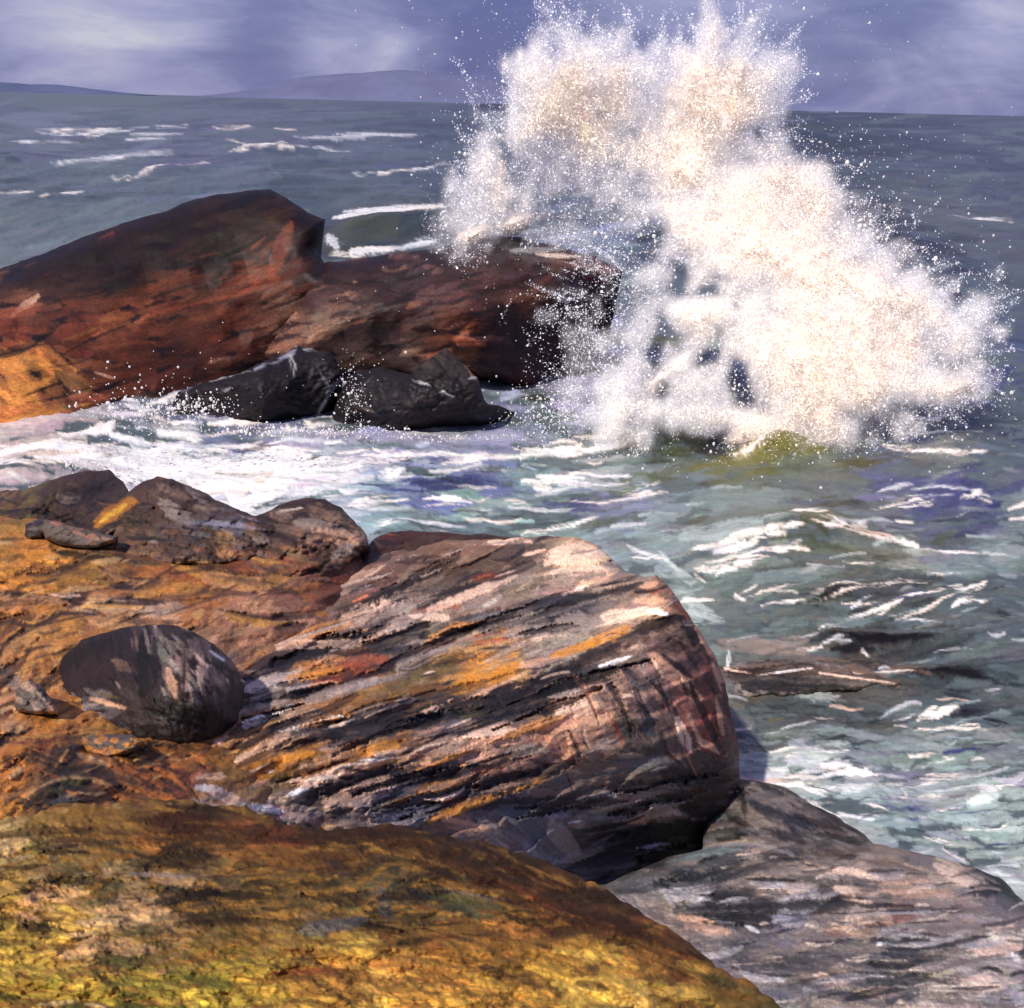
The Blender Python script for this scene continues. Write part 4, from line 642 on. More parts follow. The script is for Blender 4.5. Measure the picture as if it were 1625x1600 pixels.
# ------------------------------------------------------------------ lower right: wet wedge, pale slab, drowned reef
LR = Canvas(820, 1020, 1800, 1780, (130, 118, 112))
fill(LR, """1160 1250 30 26 28 -20; 1220 1260 26 24 28 -25; 1280 1290 24 24 28 -30; 1340 1330 24 24 30 -20; 1200 1300 44 46 52 -40; 1180 1330 30 30 34 -10; 1250 1310 62 62 70 -50; 1100 1350 40 40 44 15; 1050 1370 50 52 56 15
1080 1370 86 94 96 15; 1150 1350 100 102 98 12; 1200 1340 100 92 84 5; 1260 1340 64 54 52 0; 1330 1350 96 82 74 -10; 1400 1360 132 112 98 -15; 1450 1370 150 130 116 -20; 1530 1390 170 146 130 -20; 1590 1410 40 42 50 -30; 1620 1430 70 74 84 -30; 1700 1480 120 116 122 -20
1020 1410 90 92 96 10; 1080 1400 80 84 88 10; 1140 1390 74 76 78 12; 1200 1385 110 96 86 10; 1280 1380 158 136 118 -5; 1350 1390 176 150 130 -10; 1430 1400 172 146 126 -10; 1500 1420 160 138 124 -8; 1560 1440 130 122 124 -5; 1220 1420 128 110 98 0; 1150 1430 60 60 66 5; 1100 1440 44 44 50 -5; 1200 1450 42 42 48 5; 1300 1430 52 52 58 5; 1380 1430 72 68 72 0; 1450 1440 120 104 98 -3; 1530 1450 150 132 122 -3
1000 1450 120 112 116 -20; 1080 1470 140 118 106 -20; 1150 1470 90 86 92 -8; 1230 1460 116 112 126 8; 1300 1470 150 122 104 8; 1380 1460 150 120 100 8; 1450 1470 132 122 116 5; 1520 1480 160 146 134 0; 1600 1480 178 164 152 0; 1120 1510 104 98 104 -10; 1200 1510 96 96 102 5; 1300 1510 120 112 108 10; 1380 1510 90 92 98 10; 1440 1530 84 86 94 5; 1530 1520 168 156 148 0; 1600 1540 170 160 156 0
1180 1560 132 122 120 -5; 1260 1550 112 106 106 0; 1330 1545 140 118 104 0; 1400 1560 126 118 114 0; 1500 1560 180 162 148 0; 1590 1580 150 146 150 0; 1240 1590 110 112 120 0; 1350 1590 140 130 126 0; 1450 1600 160 148 138 0; 1700 1600 160 150 144 0; 1400 1700 140 130 126 0""", 2600, 4, 60, 15, jit=0.17, dry=0.45)
LR.many("""670 385 800 410 16 K;780 405 900 460 16 K;900 460 1040 550 18 K;1040 555 1200 610 22 K;1200 612 1400 660 12 K 3;1400 660 1560 730 16 K;1540 720 1600 790 22 N;700 460 800 440 26 G;760 450 880 540 18 G;720 470 900 550 24 N;690 420 700 560 40 K;760 560 900 600 34 K;900 570 1100 600 40 K;680 560 780 570 14 G
360 690 560 620 9 g -4;540 625 700 595 9 P -3;430 670 700 610 26 s -4;460 700 720 640 40 G -6;690 590 760 600 30 g;690 610 760 630 26 R;400 740 640 710 34 d;560 740 840 650 20 N 6;800 640 980 600 20 N;720 720 900 700 44 g;740 760 960 740 44 p;900 700 960 690 20 T;990 660 1080 640 34 B;1080 640 1200 640 34 g;1000 690 1140 720 34 P -4;1100 740 1300 730 26 p;1220 650 1280 680 30 G;1340 680 1460 740 34 P 3;1450 740 1520 780 26 P;1160 760 1380 770 34 p;1000 750 1060 780 26 P
560 800 760 830 40 N 4;480 820 620 810 26 K;620 850 820 870 44 N;780 820 960 800 26 N -4;900 800 1080 790 16 K;1020 790 1120 800 8 P;1080 810 1280 815 16 B;1180 820 1440 830 20 T;700 880 740 900 14 w;480 850 600 870 24 p;500 880 640 900 34 p;800 860 900 850 44 L;900 890 1120 880 44 g;940 900 1120 870 26 p;1100 880 1260 850 22 R -3;1240 870 1380 862 7 B;1000 990 1140 940 8 B 3;1170 910 1240 890 10 M;1140 940 1220 910 16 w
920 970 1060 980 34 G;1100 970 1320 1000 44 S -5;1180 950 1280 990 24 G;990 1045 1120 1045 8 K 3;1100 1040 1200 1038 7 K -2;930 1040 990 1050 24 P;740 1010 860 1020 44 G;860 1050 960 1080 34 T;1350 930 1370 960 18 N;1400 900 1600 880 70 P;1440 960 1600 940 60 P;1580 970 1620 1000 24 W;1400 1060 1560 1080 60 P;1300 1100 1480 1100 40 g;1560 1080 1610 1120 26 L;900 1100 1100 1120 40 G;810 1100 820 1150 12 S;920 1100 905 1150 12 S;1200 1060 1300 1050 26 g;640 960 720 1000 26 G;420 780 470 900 30 g 4;260 760 460 860 20 g 5""", PAL, ox=850, oy=1050, sc=2.097, op=0.78, dry=0.42)
LR.many("""1150 1065 1250 1055 16 T;1240 1058 1400 1070 14 T -4;1160 1085 1320 1090 16 N;1300 1075 1440 1090 16 g -4;1150 1060 1200 1070 5 P;1200 1068 1260 1056 4 W;1340 1062 1440 1084 4 P -2;1360 1060 1460 1085 6 K -3""", PAL, op=0.9)
relief('wet_rock', [(1110, 1400), (1120, 1300), (1140, 1240), (1168, 1234), (1200, 1240), (1235, 1248), (1262, 1262), (1290, 1280), (1330, 1302), (1370, 1328), (1400, 1350), (1340, 1380), (1200, 1400)],
       [(1120, 1260, 'Y', 12.6), (1168, 1238, 'Y', 12.6), (1290, 1282, 'Y', 11.9), (1390, 1345, 'z', 0.3), (1120, 1390, 'z', 1.0), (1300, 1380, 'z', 0.5), (1230, 1320, 'Y', 10.6)],
       LR, M_far, 'black wet wedge of rock between the great rock and the pale slab', 'rock', rnd=14, rdep=0.3, thick=1.6, drop=1.8, hk=1.8, lump=0.1, lscale=0.6, sang=-30, rough=3)
crevice_shade(LR, (1000, 1340, 1700, 1700), 60, 3, 90, 6, dark=(46, 46, 54), light=[(196, 172, 154), (170, 166, 170)])
crevice_shade(LR, (1000, 1340, 1700, 1700), 140, 4, 34, 3, dark=(60, 58, 64), light=[(206, 186, 170)], dep=-1.2)
LR.many("1150 1075 1440 1086 34 Q;1160 1066 1300 1060 16 B;1260 1062 1440 1082 12 q;1180 1092 1400 1096 14 Q;1150 1062 1200 1070 4 P;1200 1072 1290 1060 3 W;1300 1068 1420 1084 3 P", dict(PAL, Q=(50, 46, 44), q=(92, 74, 62)))
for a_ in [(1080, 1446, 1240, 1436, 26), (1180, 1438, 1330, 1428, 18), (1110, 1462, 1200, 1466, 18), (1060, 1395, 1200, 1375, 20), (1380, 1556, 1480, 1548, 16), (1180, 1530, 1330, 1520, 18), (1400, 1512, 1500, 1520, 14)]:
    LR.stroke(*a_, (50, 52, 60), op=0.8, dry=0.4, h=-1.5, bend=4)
gain(LR, 1.05, 0.85, 1.35)
relief('slab_rock', [(860, 1400), (960, 1402), (1010, 1384), (1060, 1362), (1110, 1346), (1165, 1334), (1240, 1326), (1300, 1326), (1360, 1334), (1450, 1354), (1540, 1376), (1585, 1392), (1612, 1420), (1660, 1450), (1760, 1520), (1790, 1600), (1790, 1770), (1000, 1770), (840, 1600)],
       [(900, 1420, 'z', 1.5), (1100, 1350, 'z', 1.25), (1250, 1330, 'z', 1.0), (1450, 1358, 'z', 0.75), (1600, 1415, 'z', 0.45), (1780, 1560, 'z', 0.5), (1300, 1430, 'z', 1.45), (1100, 1440, 'z', 1.6), (1500, 1500, 'z', 1.5), (1300, 1600, 'z', 2.1), (1000, 1600, 'z', 1.9), (1600, 1700, 'z', 1.8), (1100, 1750, 'z', 2.4)],
       LR, M_rock, 'broad pale grey and pink slab sloping into the water at the lower right', 'rock', rnd=26, rdep=0.45, thick=1.8, drop=1.8, hk=2.0, lump=0.09, lscale=1.1, strata=0.05, sang=3, rough=3, inset=0.05)
relief('reef_rock', [(1135, 1068), (1170, 1056), (1220, 1048), (1300, 1050), (1370, 1058), (1430, 1070), (1466, 1084), (1450, 1096), (1380, 1104), (1260, 1108), (1160, 1098)],
       [(1140, 1070, 'z', 0.05), (1300, 1058, 'z', 0.16), (1460, 1085, 'z', 0.0), (1300, 1104, 'z', -0.03), (1160, 1098, 'z', 0.0)],
       LR, M_far, 'low brown reef barely showing above the water right of the great rock', 'rock', rnd=10, rdep=0.2, thick=0.6, drop=0.7, hk=1.0, lump=0.09, lscale=0.8, rough=9)

# ------------------------------------------------------------------ grassy bank in the foreground
BK = Canvas(-200, 1250, 1400, 1790, (140, 100, 36))
fill(BK, """-100 1350 160 130 60 10; 20 1320 170 140 80 20; 60 1310 150 116 50 10; 100 1320 140 104 44 0; 60 1350 120 110 50 20; 20 1360 176 150 96 20; 150 1310 110 74 36 -5; 100 1350 160 130 84 5; 200 1330 120 84 38 -5; 260 1310 88 62 28 -10; 330 1300 56 48 32 -8; 250 1340 138 88 36 -5; 320 1330 124 78 34 -5; 400 1330 120 74 32 -5; 460 1340 128 76 30 -5; 500 1320 84 54 28 0; 560 1320 70 48 26 -5; 620 1320 66 42 24 -15; 700 1340 64 42 26 -20; 640 1350 92 60 28 -10; 760 1360 70 44 26 -20; 830 1390 64 36 22 -25; 900 1420 72 40 22 -25; 700 1390 70 50 26 -10; 780 1410 90 54 24 -15
220 1360 84 74 44 -5; 300 1370 140 110 64 0; 180 1380 150 124 80 0; 100 1380 110 96 48 5; 60 1420 184 142 88 5; 20 1400 160 132 50 0; 120 1430 164 126 76 10; 150 1420 100 92 52 20; 200 1450 150 118 80 10; 250 1440 150 124 84 10; 280 1410 60 56 40 0; 350 1400 110 90 56 0; 330 1420 44 44 40 0; 420 1410 74 60 34 0; 480 1400 96 72 34 5; 540 1400 72 62 38 10; 430 1430 80 66 32 5; 600 1400 78 74 52 10; 620 1410 60 60 48 40; 640 1440 76 66 42 0; 700 1430 76 72 48 -5; 760 1440 96 88 56 -8; 560 1450 100 86 42 5; 500 1450 120 96 54 8; 600 1470 60 48 26 -5; 660 1470 84 66 34 -5
30 1460 178 142 40 0; 20 1500 176 144 44 0; 100 1470 190 152 50 -10; 60 1520 170 140 50 20; 160 1490 170 136 84 10; 130 1500 180 142 92 5; 200 1500 90 84 40 20; 180 1520 60 54 26 15; 240 1510 110 98 42 10; 280 1500 130 98 60 10; 330 1490 120 92 44 10; 300 1530 120 104 40 5; 380 1500 116 98 36 5; 440 1500 130 100 40 5; 400 1470 100 80 36 5; 360 1540 150 128 34 5; 450 1530 150 124 38 3; 520 1500 150 118 40 3; 580 1500 160 128 44 3; 620 1490 130 84 36 0; 700 1500 140 86 32 -5; 780 1480 130 84 32 -5; 850 1460 110 66 28 -15; 920 1450 90 50 24 -20; 980 1470 104 58 26 -25; 850 1490 156 104 30 -10; 780 1530 176 122 32 0; 700 1540 170 116 34 0; 650 1520 180 130 50 0
60 1560 150 130 32 10; 20 1590 140 122 34 0; 120 1570 176 152 36 5; 180 1570 160 136 36 5; 240 1570 136 122 34 5; 300 1580 160 132 36 0; 200 1600 80 84 30 0; 120 1600 110 104 34 0; 350 1580 170 148 36 0; 420 1570 180 144 38 5; 480 1560 150 108 34 3; 540 1550 170 120 40 -3; 600 1560 180 130 50 -8; 650 1570 186 134 44 -5; 500 1590 190 150 44 0; 600 1590 196 156 48 0; 700 1580 190 140 40 0; 760 1570 196 140 38 0; 800 1550 120 80 30 -10; 850 1560 186 136 36 0; 900 1530 196 140 36 -3; 950 1540 212 162 50 -3; 900 1570 206 158 46 0; 1000 1530 198 140 36 -8; 1050 1520 184 120 32 -20; 960 1500 170 112 32 -10; 1020 1490 120 68 28 -20; 1080 1510 130 74 30 -25; 1000 1570 212 170 70 0; 1060 1570 196 150 50 -10; 1120 1560 176 130 40 -20; 1150 1580 150 110 40 -10; 1200 1590 130 104 44 0; 950 1590 214 176 70 0; 1100 1600 200 160 50 0; 800 1600 200 150 44 0; 400 1700 180 150 50 0; 900 1700 200 160 50 0""", 4600, 0, 46, 13, jit=0.2, dry=0.4)
BK.many("""430 130 620 150 18 K -3;200 230 100 240 10 B;320 280 540 290 22 K -3;380 385 560 350 24 K -3;470 355 680 360 24 K;840 270 900 310 40 N;980 340 1010 420 34 S;1040 340 1120 380 34 N;1080 360 1340 400 30 V -4;1120 340 1300 370 10 g;920 430 1060 460 16 K;760 450 960 420 34 G 3;1080 440 1220 480 7 B;100 440 125 425 16 K;120 430 240 450 20 y;270 530 400 520 30 V;60 560 70 620 26 o;650 580 940 560 34 o -8;700 560 880 548 20 R;1230 540 1320 570 30 B;1040 550 1060 545 12 P;180 590 240 580 20 Y;230 400 440 400 34 p;200 430 380 420 26 P;260 480 400 500 34 p;60 360 200 350 20 p;350 210 420 240 60 O;580 180 780 220 50 R 3;400 320 520 330 34 p;300 300 520 310 24 g;600 230 840 290 50 o
900 200 1100 180 34 B;1100 190 1300 260 22 B;1260 260 1440 330 24 M;1400 320 1560 370 20 M;1560 380 1625 400 20 M;1300 330 1560 420 50 R;1200 300 1300 340 34 M;1400 400 1600 440 40 O;1240 430 1400 460 44 O;1480 510 1600 520 26 y;1360 540 1460 560 34 Y;1200 560 1300 600 40 Y;1460 610 1560 620 60 y;1560 560 1625 600 60 Y;960 540 1100 540 40 O;440 560 600 590 20 l;260 600 360 570 24 l;820 520 960 500 34 Y;720 500 900 520 26 o;100 640 200 630 9 P 3;220 640 280 645 12 P""", dict(PAL, p=(184, 140, 90), P=(200, 166, 112)), ox=0, oy=1200, sc=1.625, op=0.75, dry=0.45)
BK.many("""150 740 240 800 30 B;240 800 340 840 24 M;340 840 430 890 22 R;60 960 180 980 20 y;180 960 300 950 26 Y;300 960 380 970 20 O;470 1000 560 1030 22 y;520 930 580 980 20 O;600 1010 720 1020 34 V;640 1040 770 1080 26 O;560 1050 660 1080 30 V;140 1070 240 1090 20 B;0 900 140 900 40 M;100 880 260 900 34 R;300 1080 420 1060 26 y;420 1100 560 1110 50 y;150 1120 300 1120 30 Y;10 1040 120 1060 20 Y""", PAL, ox=850, oy=1050, sc=2.097, op=0.75, dry=0.4)
crevice_shade(BK, (-100, 1300, 1000, 1480), 50, 2, 90, 12, dark=(60, 44, 28))
crevice_shade(BK, (-100, 1320, 1150, 1500), 60, 4, 50, 5, dark=(74, 56, 26), dep=-1.4)
for k in range(80):
    u = rng.random(); x = 230 + 860 * u; y = np.interp(x, [230, 620, 880, 1100, 1220], [1290, 1318, 1402, 1510, 1590]) + abs(rng.normal(0, 26)); sl = 2 if x < 640 else -24
    BK.stroke(x - 45, y + 45 * math.sin(math.radians(sl)), x + 45, y - 45 * math.sin(math.radians(sl)), rng.uniform(10, 26), [(74, 46, 26), (56, 38, 26), (92, 58, 28), (70, 36, 24)][rng.integers(4)], op=0.6, dry=0.5, h=rng.normal(0, 1))

gain(BK, 1.05, 0.9, 1.25)
relief('grassy_bank', [(-190, 1300), (-60, 1296), (60, 1290), (200, 1276), (300, 1276), (380, 1290), (450, 1304), (520, 1310), (575, 1304), (620, 1302), (680, 1312), (740, 1330), (800, 1352), (880, 1384), (960, 1420), (1030, 1455), (1080, 1490), (1120, 1520), (1170, 1550), (1215, 1585), (1260, 1640), (1290, 1780), (-190, 1780)],
       [(-150, 1300, 'z', 5.9), (60, 1292, 'z', 5.8), (300, 1280, 'z', 5.6), (620, 1305, 'z', 5.55), (880, 1388, 'z', 5.4), (1080, 1490, 'z', 5.2), (1220, 1590, 'z', 5.0), (0, 1600, 'z', 6.3), (600, 1600, 'z', 6.1), (1000, 1600, 'z', 5.7), (500, 1450, 'z', 5.95), (0, 1450, 'z', 6.15), (850, 1500, 'z', 5.75), (-150, 1770, 'z', 6.5), (600, 1770, 'z', 6.3), (1200, 1770, 'z', 5.4)],
       BK, M_near, kind='structure', step=1.8, rnd=16, rdep=0.2, thick=1.2, drop=1.6, hk=1.4, lump=0.07, lscale=1.6, strata=0.03, sang=-4, rough=9, inset=0.02)

# ------------------------------------------------------------------ the splash
SX0, SY0, SX1, SY1 = 640, -80, 1640, 740
def dens_canvas(txt):
    c = Canvas(SX0, SY0, SX1, SY1); c.rgb[:] = 0
    for it in txt.replace('\n', ';').split(';'):
        p = it.split()
        if len(p) < 6: continue
        x0, y0, x1, y1, w_, v = [float(q) for q in p[:6]]
        b = float(p[6]) if len(p) > 6 else 0
        c.stroke(x0, y0, x1, y1, w_, (v, v, v), op=0.9, dry=0.45, rag=0.9, bend=b, islin=True, h=0.8)
    return c
# spray density: broad veils, then plumes, then holes
DEN = dens_canvas("""820 350 890 160 130 .35;880 370 980 130 170 .4;970 370 1100 110 180 .45;1080 340 1180 130 130 .4;1000 640 1150 420 240 .5;1200 640 1330 420 260 .5;1350 620 1440 520 200 .5;940 600 1000 430 110 .28;890 660 960 540 90 .22;1460 600 1540 560 110 .4
740 380 800 200 70 .55;760 360 830 260 80 .5;790 250 770 180 50 .6;850 240 800 210 60 .7;900 330 850 240 90 .45;900 110 880 10 60 .35;895 90 905 20 26 .55;930 130 860 50 60 .45;980 120 1000 40 80 .25;1010 160 1050 40 80 .4;1120 120 1125 5 44 .6;1125 90 1140 10 40 .45;1170 100 1195 20 34 .5;1180 120 1180 30 40 .4;1210 130 1240 60 40 .5;1230 150 1272 60 34 .45;1200 170 1265 110 40 .4;1210 200 1250 160 30 .4;960 300 1000 200 120 .4
930 210 935 90 130 .9;900 200 900 100 70 .8;960 220 990 110 70 .8;1080 220 1070 100 90 .85;1110 200 1130 70 80 .9;1160 210 1170 90 80 .9;1190 190 1210 130 50 .7;1000 240 1040 160 90 .7;1080 300 1100 200 90 .9;1140 240 1200 150 70 .75;790 340 800 230 50 .85;770 320 780 210 40 .7;830 220 870 200 34 .7;740 385 840 350 26 .95;800 370 900 385 26 .5;860 260 950 230 60 .6;990 290 1040 240 60 .7;1000 330 980 240 50 .45
1060 280 1200 300 80 .85 -8;1180 310 1300 300 80 .9 -20;1240 330 1330 340 70 .85;1100 350 1260 360 110 .9;1180 400 1340 400 110 .9;1230 440 1400 430 90 .85;1120 420 1130 370 60 .8;1140 400 1100 460 70 .7;1060 520 1160 500 70 .75;1020 490 1060 440 60 .5;1090 500 1140 510 46 .95;1280 480 1460 470 90 .9;1340 460 1460 500 60 .95;1300 620 1300 500 180 1;1220 660 1260 560 110 1;1380 600 1380 500 130 1;1450 590 1440 500 100 .9;1480 600 1550 540 80 .75;1500 620 1545 600 40 .8;1200 520 1260 580 90 .85;1100 560 1200 540 60 .75;1040 600 1120 550 60 .85;980 680 1060 590 120 .8 -8;960 690 1010 640 60 .7;1060 620 1140 640 80 .6;1120 660 1200 680 40 .7;1180 680 1360 680 40 .95;1350 650 1420 600 60 .8;1520 560 1556 520 30 .8;850 660 960 620 90 .3;840 690 1000 670 50 .3;890 580 970 440 100 .36;940 600 1000 470 80 .4;1040 660 1180 670 40 .6
1000 240 1050 140 90 .5;960 260 1000 200 60 .6;1020 200 1060 120 60 .45;880 300 960 330 90 .35 ;900 340 980 360 90 .25;940 380 1000 420 70 .2;1010 390 1040 340 50 .1;1000 380 1030 400 50 .06;850 230 870 250 26 .25;860 240 900 250 26 .3;920 470 960 440 60 .15;900 540 960 520 60 .25;1130 450 1170 430 30 .3;1120 250 1230 250 30 .2 ;1170 255 1200 250 24 .08;1150 600 1160 640 50 .1;1170 590 1185 650 34 .05;1180 640 1195 650 16 .05;1205 460 1240 450 30 .45;1330 350 1400 350 40 .08;1400 640 1480 650 40 .1;1460 650 1560 640 26 .1;1230 370 1240 400 12 .6""")
CORE = dens_canvas("""935 200 935 95 110 1;900 190 905 120 60 1;970 200 985 130 60 .9;1140 150 1100 110 90 1;1160 180 1180 110 70 1;1080 200 1085 140 70 1;1060 300 1100 220 70 1;1110 260 1140 210 50 1;1010 250 1030 200 50 .8;795 320 800 240 26 .9;728 384 800 362 16 1 -3;800 362 840 345 16 1;850 205 880 195 18 .8;870 190 960 190 22 .8
1190 300 1300 290 34 .9 -10;1260 320 1330 330 44 .9;1110 370 1240 350 70 1 -8;1200 400 1330 400 70 1;1240 430 1380 440 60 .9;1130 390 1110 440 34 .9;1080 500 1140 505 36 1;1300 640 1290 490 150 1;1230 670 1260 600 80 1;1380 600 1380 480 100 1;1350 450 1460 490 40 1;1440 590 1450 510 70 1;1500 590 1550 560 40 .9;1490 625 1545 610 16 1;1240 540 1290 570 80 1;1180 535 1120 545 20 .7;1030 610 1090 580 18 .8;990 660 1040 610 16 .8;965 688 1000 655 12 .8;1040 640 1070 600 12 .7;1080 655 1130 665 20 .8;1180 682 1330 676 22 1 4;1160 700 1260 690 18 1;1350 640 1400 610 24 .8
1230 370 1280 350 6 0;1270 400 1300 380 8 0;1060 330 1120 320 8 0;1160 590 1185 650 30 0;1300 520 1330 500 5 .2""")
# torn jets and strings of spray flung outward along the rim of the burst
WISP = Canvas(SX0, SY0, SX1, SY1); WISP.rgb[:] = 0
rim = [(760, 350, 110), (745, 300, 140), (765, 240, 125), (790, 190, 115), (840, 200, 110), (855, 130, 120), (880, 80, 105), (905, 50, 95), (930, 80, 85), (965, 90, 75), (1010, 110, 90), (1050, 90, 100), (1080, 70, 105), (1115, 50, 95), (1145, 50, 80), (1180, 70, 65), (1205, 95, 60), (1235, 115, 50), (1240, 160, 30), (1225, 200, 5), (1270, 280, 40), (1330, 310, 35), (1370, 370, 35), (1410, 420, 35), (1460, 450, 40), (1500, 480, 35), (1540, 510, 25), (1555, 560, 0), (1540, 610, -20), (1480, 640, -35), (960, 560, 150), (930, 620, 160), (900, 470, 170), (980, 420, 150)]
for x, y, a in rim:
    for k in range(16):
        a_ = math.radians(a + rng.normal(0, 20)); L = rng.uniform(20, 85); x_ = x + rng.normal(0, 22) - 20 * math.cos(a_); y_ = y + rng.normal(0, 22) + 20 * math.sin(a_)
        WISP.stroke(x_, y_, x_ + L * math.cos(a_), y_ - L * math.sin(a_), rng.uniform(2, 8), (1, 1, 1), op=rng.uniform(0.25, 0.8), dry=0.7, rag=0.9, islin=True, bend=rng.normal(0, 5), h=0)
def blur(A, k):
    for _ in range(3):
        for ax in (0, 1):
            c = np.cumsum(np.concatenate([np.repeat(A.take([0], ax), k, ax), A, np.repeat(A.take([-1], ax), k, ax)], ax), ax)
            n = A.shape[ax]
            A = (c.take(range(2 * k, n + 2 * k), ax) - c.take(range(0, n), ax)) / (2 * k)
    return A
core_soft = blur(CORE.rgb[..., 0].copy(), 5)
def cget(A, px, py):
    x = np.clip((px - SX0) / CS, 0, A.shape[1] - 1.001); y = np.clip((py - SY0) / CS, 0, A.shape[0] - 1.001)
    i = x.astype(int); j = y.astype(int); fx = x - i; fy = y - j
    return (A[j, i] * (1 - fx) + A[j, i + 1] * fx) * (1 - fy) + (A[j + 1, i] * (1 - fx) + A[j + 1, i + 1] * fx) * fy
def core_mask(X, Y):
    return np.clip(cget(core_soft, X, Y) * 1.25 + samp(T_FR2, X / 2.5, Y / 2.5) * 0.05, 0, 1)
SPL_CTRL = [(720, 385, 'Y', 37.0), (780, 200, 'Y', 37), (900, 80, 'Y', 36), (1120, 20, 'Y', 35), (1260, 150, 'Y', 34.5), (930, 370, 'Y', 35.8), (1060, 380, 'Y', 33.6), (1300, 380, 'Y', 33), (1560, 540, 'Y', 31.5), (1250, 688, 'z', 0.25), (1000, 690, 'z', 0.3), (1500, 640, 'Y', 30.5), (880, 600, 'Y', 31.3), (920, 460, 'Y', 32.8), (1240, 560, 'Y', 30.6), (1400, 500, 'Y', 31.5)]

def foam_mat(name, trans=0.25, bump=0.5):
    m = bpy.data.materials.new(name); m.use_nodes = True; nt = m.node_tree; nt.nodes.clear()
    o = nd(nt, 'ShaderNodeOutputMaterial'); at = nd(nt, 'ShaderNodeAttribute', attribute_name='tone')
    tc = nd(nt, 'ShaderNodeTexCoord')
    a = nd(nt, 'ShaderNodeTexNoise', {'Vector': tc.outputs['Object'], 'Scale': 3.0, 'Detail': 9.0, 'Roughness': 0.7, 'Distortion': 1.0})
    bp = nd(nt, 'ShaderNodeBump', {'Strength': bump, 'Distance': 0.12, 'Height': a.outputs[0]})
    d = nd(nt, 'ShaderNodeBsdfDiffuse', {'Color': at.outputs['Color'], 'Normal': bp.outputs[0]})
    t = nd(nt, 'ShaderNodeBsdfTranslucent', {'Color': at.outputs['Color'], 'Normal': bp.outputs[0]})
    mx = nd(nt, 'ShaderNodeMixShader', {0: trans}); nt.links.new(d.outputs[0], mx.inputs[1]); nt.links.new(t.outputs[0], mx.inputs[2])
    nt.links.new(mx.outputs[0], o.inputs[0]); return m
M_core = foam_mat('white_water', 0.2, 0.35)
M_drop = foam_mat('spray', 0.45, 0.0)
M_spray = bpy.data.materials.new('spray_mist'); M_spray.use_nodes = True; nt = M_spray.node_tree; nt.nodes.clear()
o = nd(nt, 'ShaderNodeOutputMaterial'); at = nd(nt, 'ShaderNodeAttribute', attribute_name='tone'); an = nd(nt, 'ShaderNodeAttribute', attribute_name='lit_normal')
neg = nd(nt, 'ShaderNodeVectorMath', {0: an.outputs['Vector'], 'Scale': -1.0}, operation='SCALE')
d0 = nd(nt, 'ShaderNodeBsdfDiffuse', {'Color': at.outputs['Color'], 'Normal': an.outputs['Vector']}); d1 = nd(nt, 'ShaderNodeBsdfTranslucent', {'Color': at.outputs['Color'], 'Normal': neg.outputs[0]})
d = nd(nt, 'ShaderNodeAddShader'); nt.links.new(d0.outputs[0], d.inputs[0]); nt.links.new(d1.outputs[0], d.inputs[1]); tr = nd(nt, 'ShaderNodeBsdfTransparent')
mx = nd(nt, 'ShaderNodeMixShader', {0: 0.3}); nt.links.new(d.outputs[0], mx.inputs[1]); nt.links.new(tr.outputs[0], mx.inputs[2]); nt.links.new(mx.outputs[0], o.inputs[0])
scene.cycles.transparent_max_bounces = 24; scene.cycles.diffuse_bounces = 6; scene.cycles.max_bounces = 10

splash = bpy.data.objects.new('wave_splash', None); COLL.objects.link(splash)
base = CP + rays(1200, 690) * depth_of(1200, 690, 'z', 0.0); splash.location = Vector([float(v) for v in base])
splash['label'] = 'towering white wave splash bursting above the sea beside the dark far rocks'; splash['category'] = 'wave splash'
COL = Canvas(SX0, SY0, SX1, SY1, (250, 238, 228))
fill(COL, "940 150 250 230 214 -80;1100 150 250 230 212 -80;1000 250 226 216 216 -60;1080 280 248 226 210 60;1200 300 228 222 222 0;1300 340 232 222 218 -30;1200 380 246 228 214 20;1300 420 236 222 216 -30;1300 600 252 232 214 -80;1380 520 246 230 220 30;1450 560 240 226 222 0;1500 600 232 226 230 0;1040 620 226 220 226 45;1000 660 240 224 220 50;760 370 250 230 214 20;1100 510 246 224 210 0;1240 560 244 226 214 -60;800 260 236 222 216 -80", 900, -60, 40, 12, jit=0.07, dry=0.3)
def child_mesh(*a, **k):
    o = mesh_obj(*a, parent=splash, **k); o.location = -splash.location; return o
o = relief('foam_core', [(660, -60), (1620, -60), (1620, 720), (660, 720)], SPL_CTRL, COL, M_core, parent=splash, mask=core_mask,
           rnd=20, rdep=0.3, thick=0.6, drop=0.2, hk=1.2, lump=0.05, lscale=3.0, sang=60, bulge=0.9, inset=0.0)
o.location = -splash.location
# every lump of white water a part of its own; crumbs are dropped
bpy.context.view_layer.objects.active = o; o.select_set(True)
bpy.ops.object.mode_set(mode='EDIT'); bpy.ops.mesh.separate(type='LOOSE'); bpy.ops.object.mode_set(mode='OBJECT')
for q in [q for q in list(COLL.objects) if q.name.startswith('foam_core')]:
    q.select_set(False)
    if len(q.data.vertices) < 500: bpy.data.objects.remove(q)

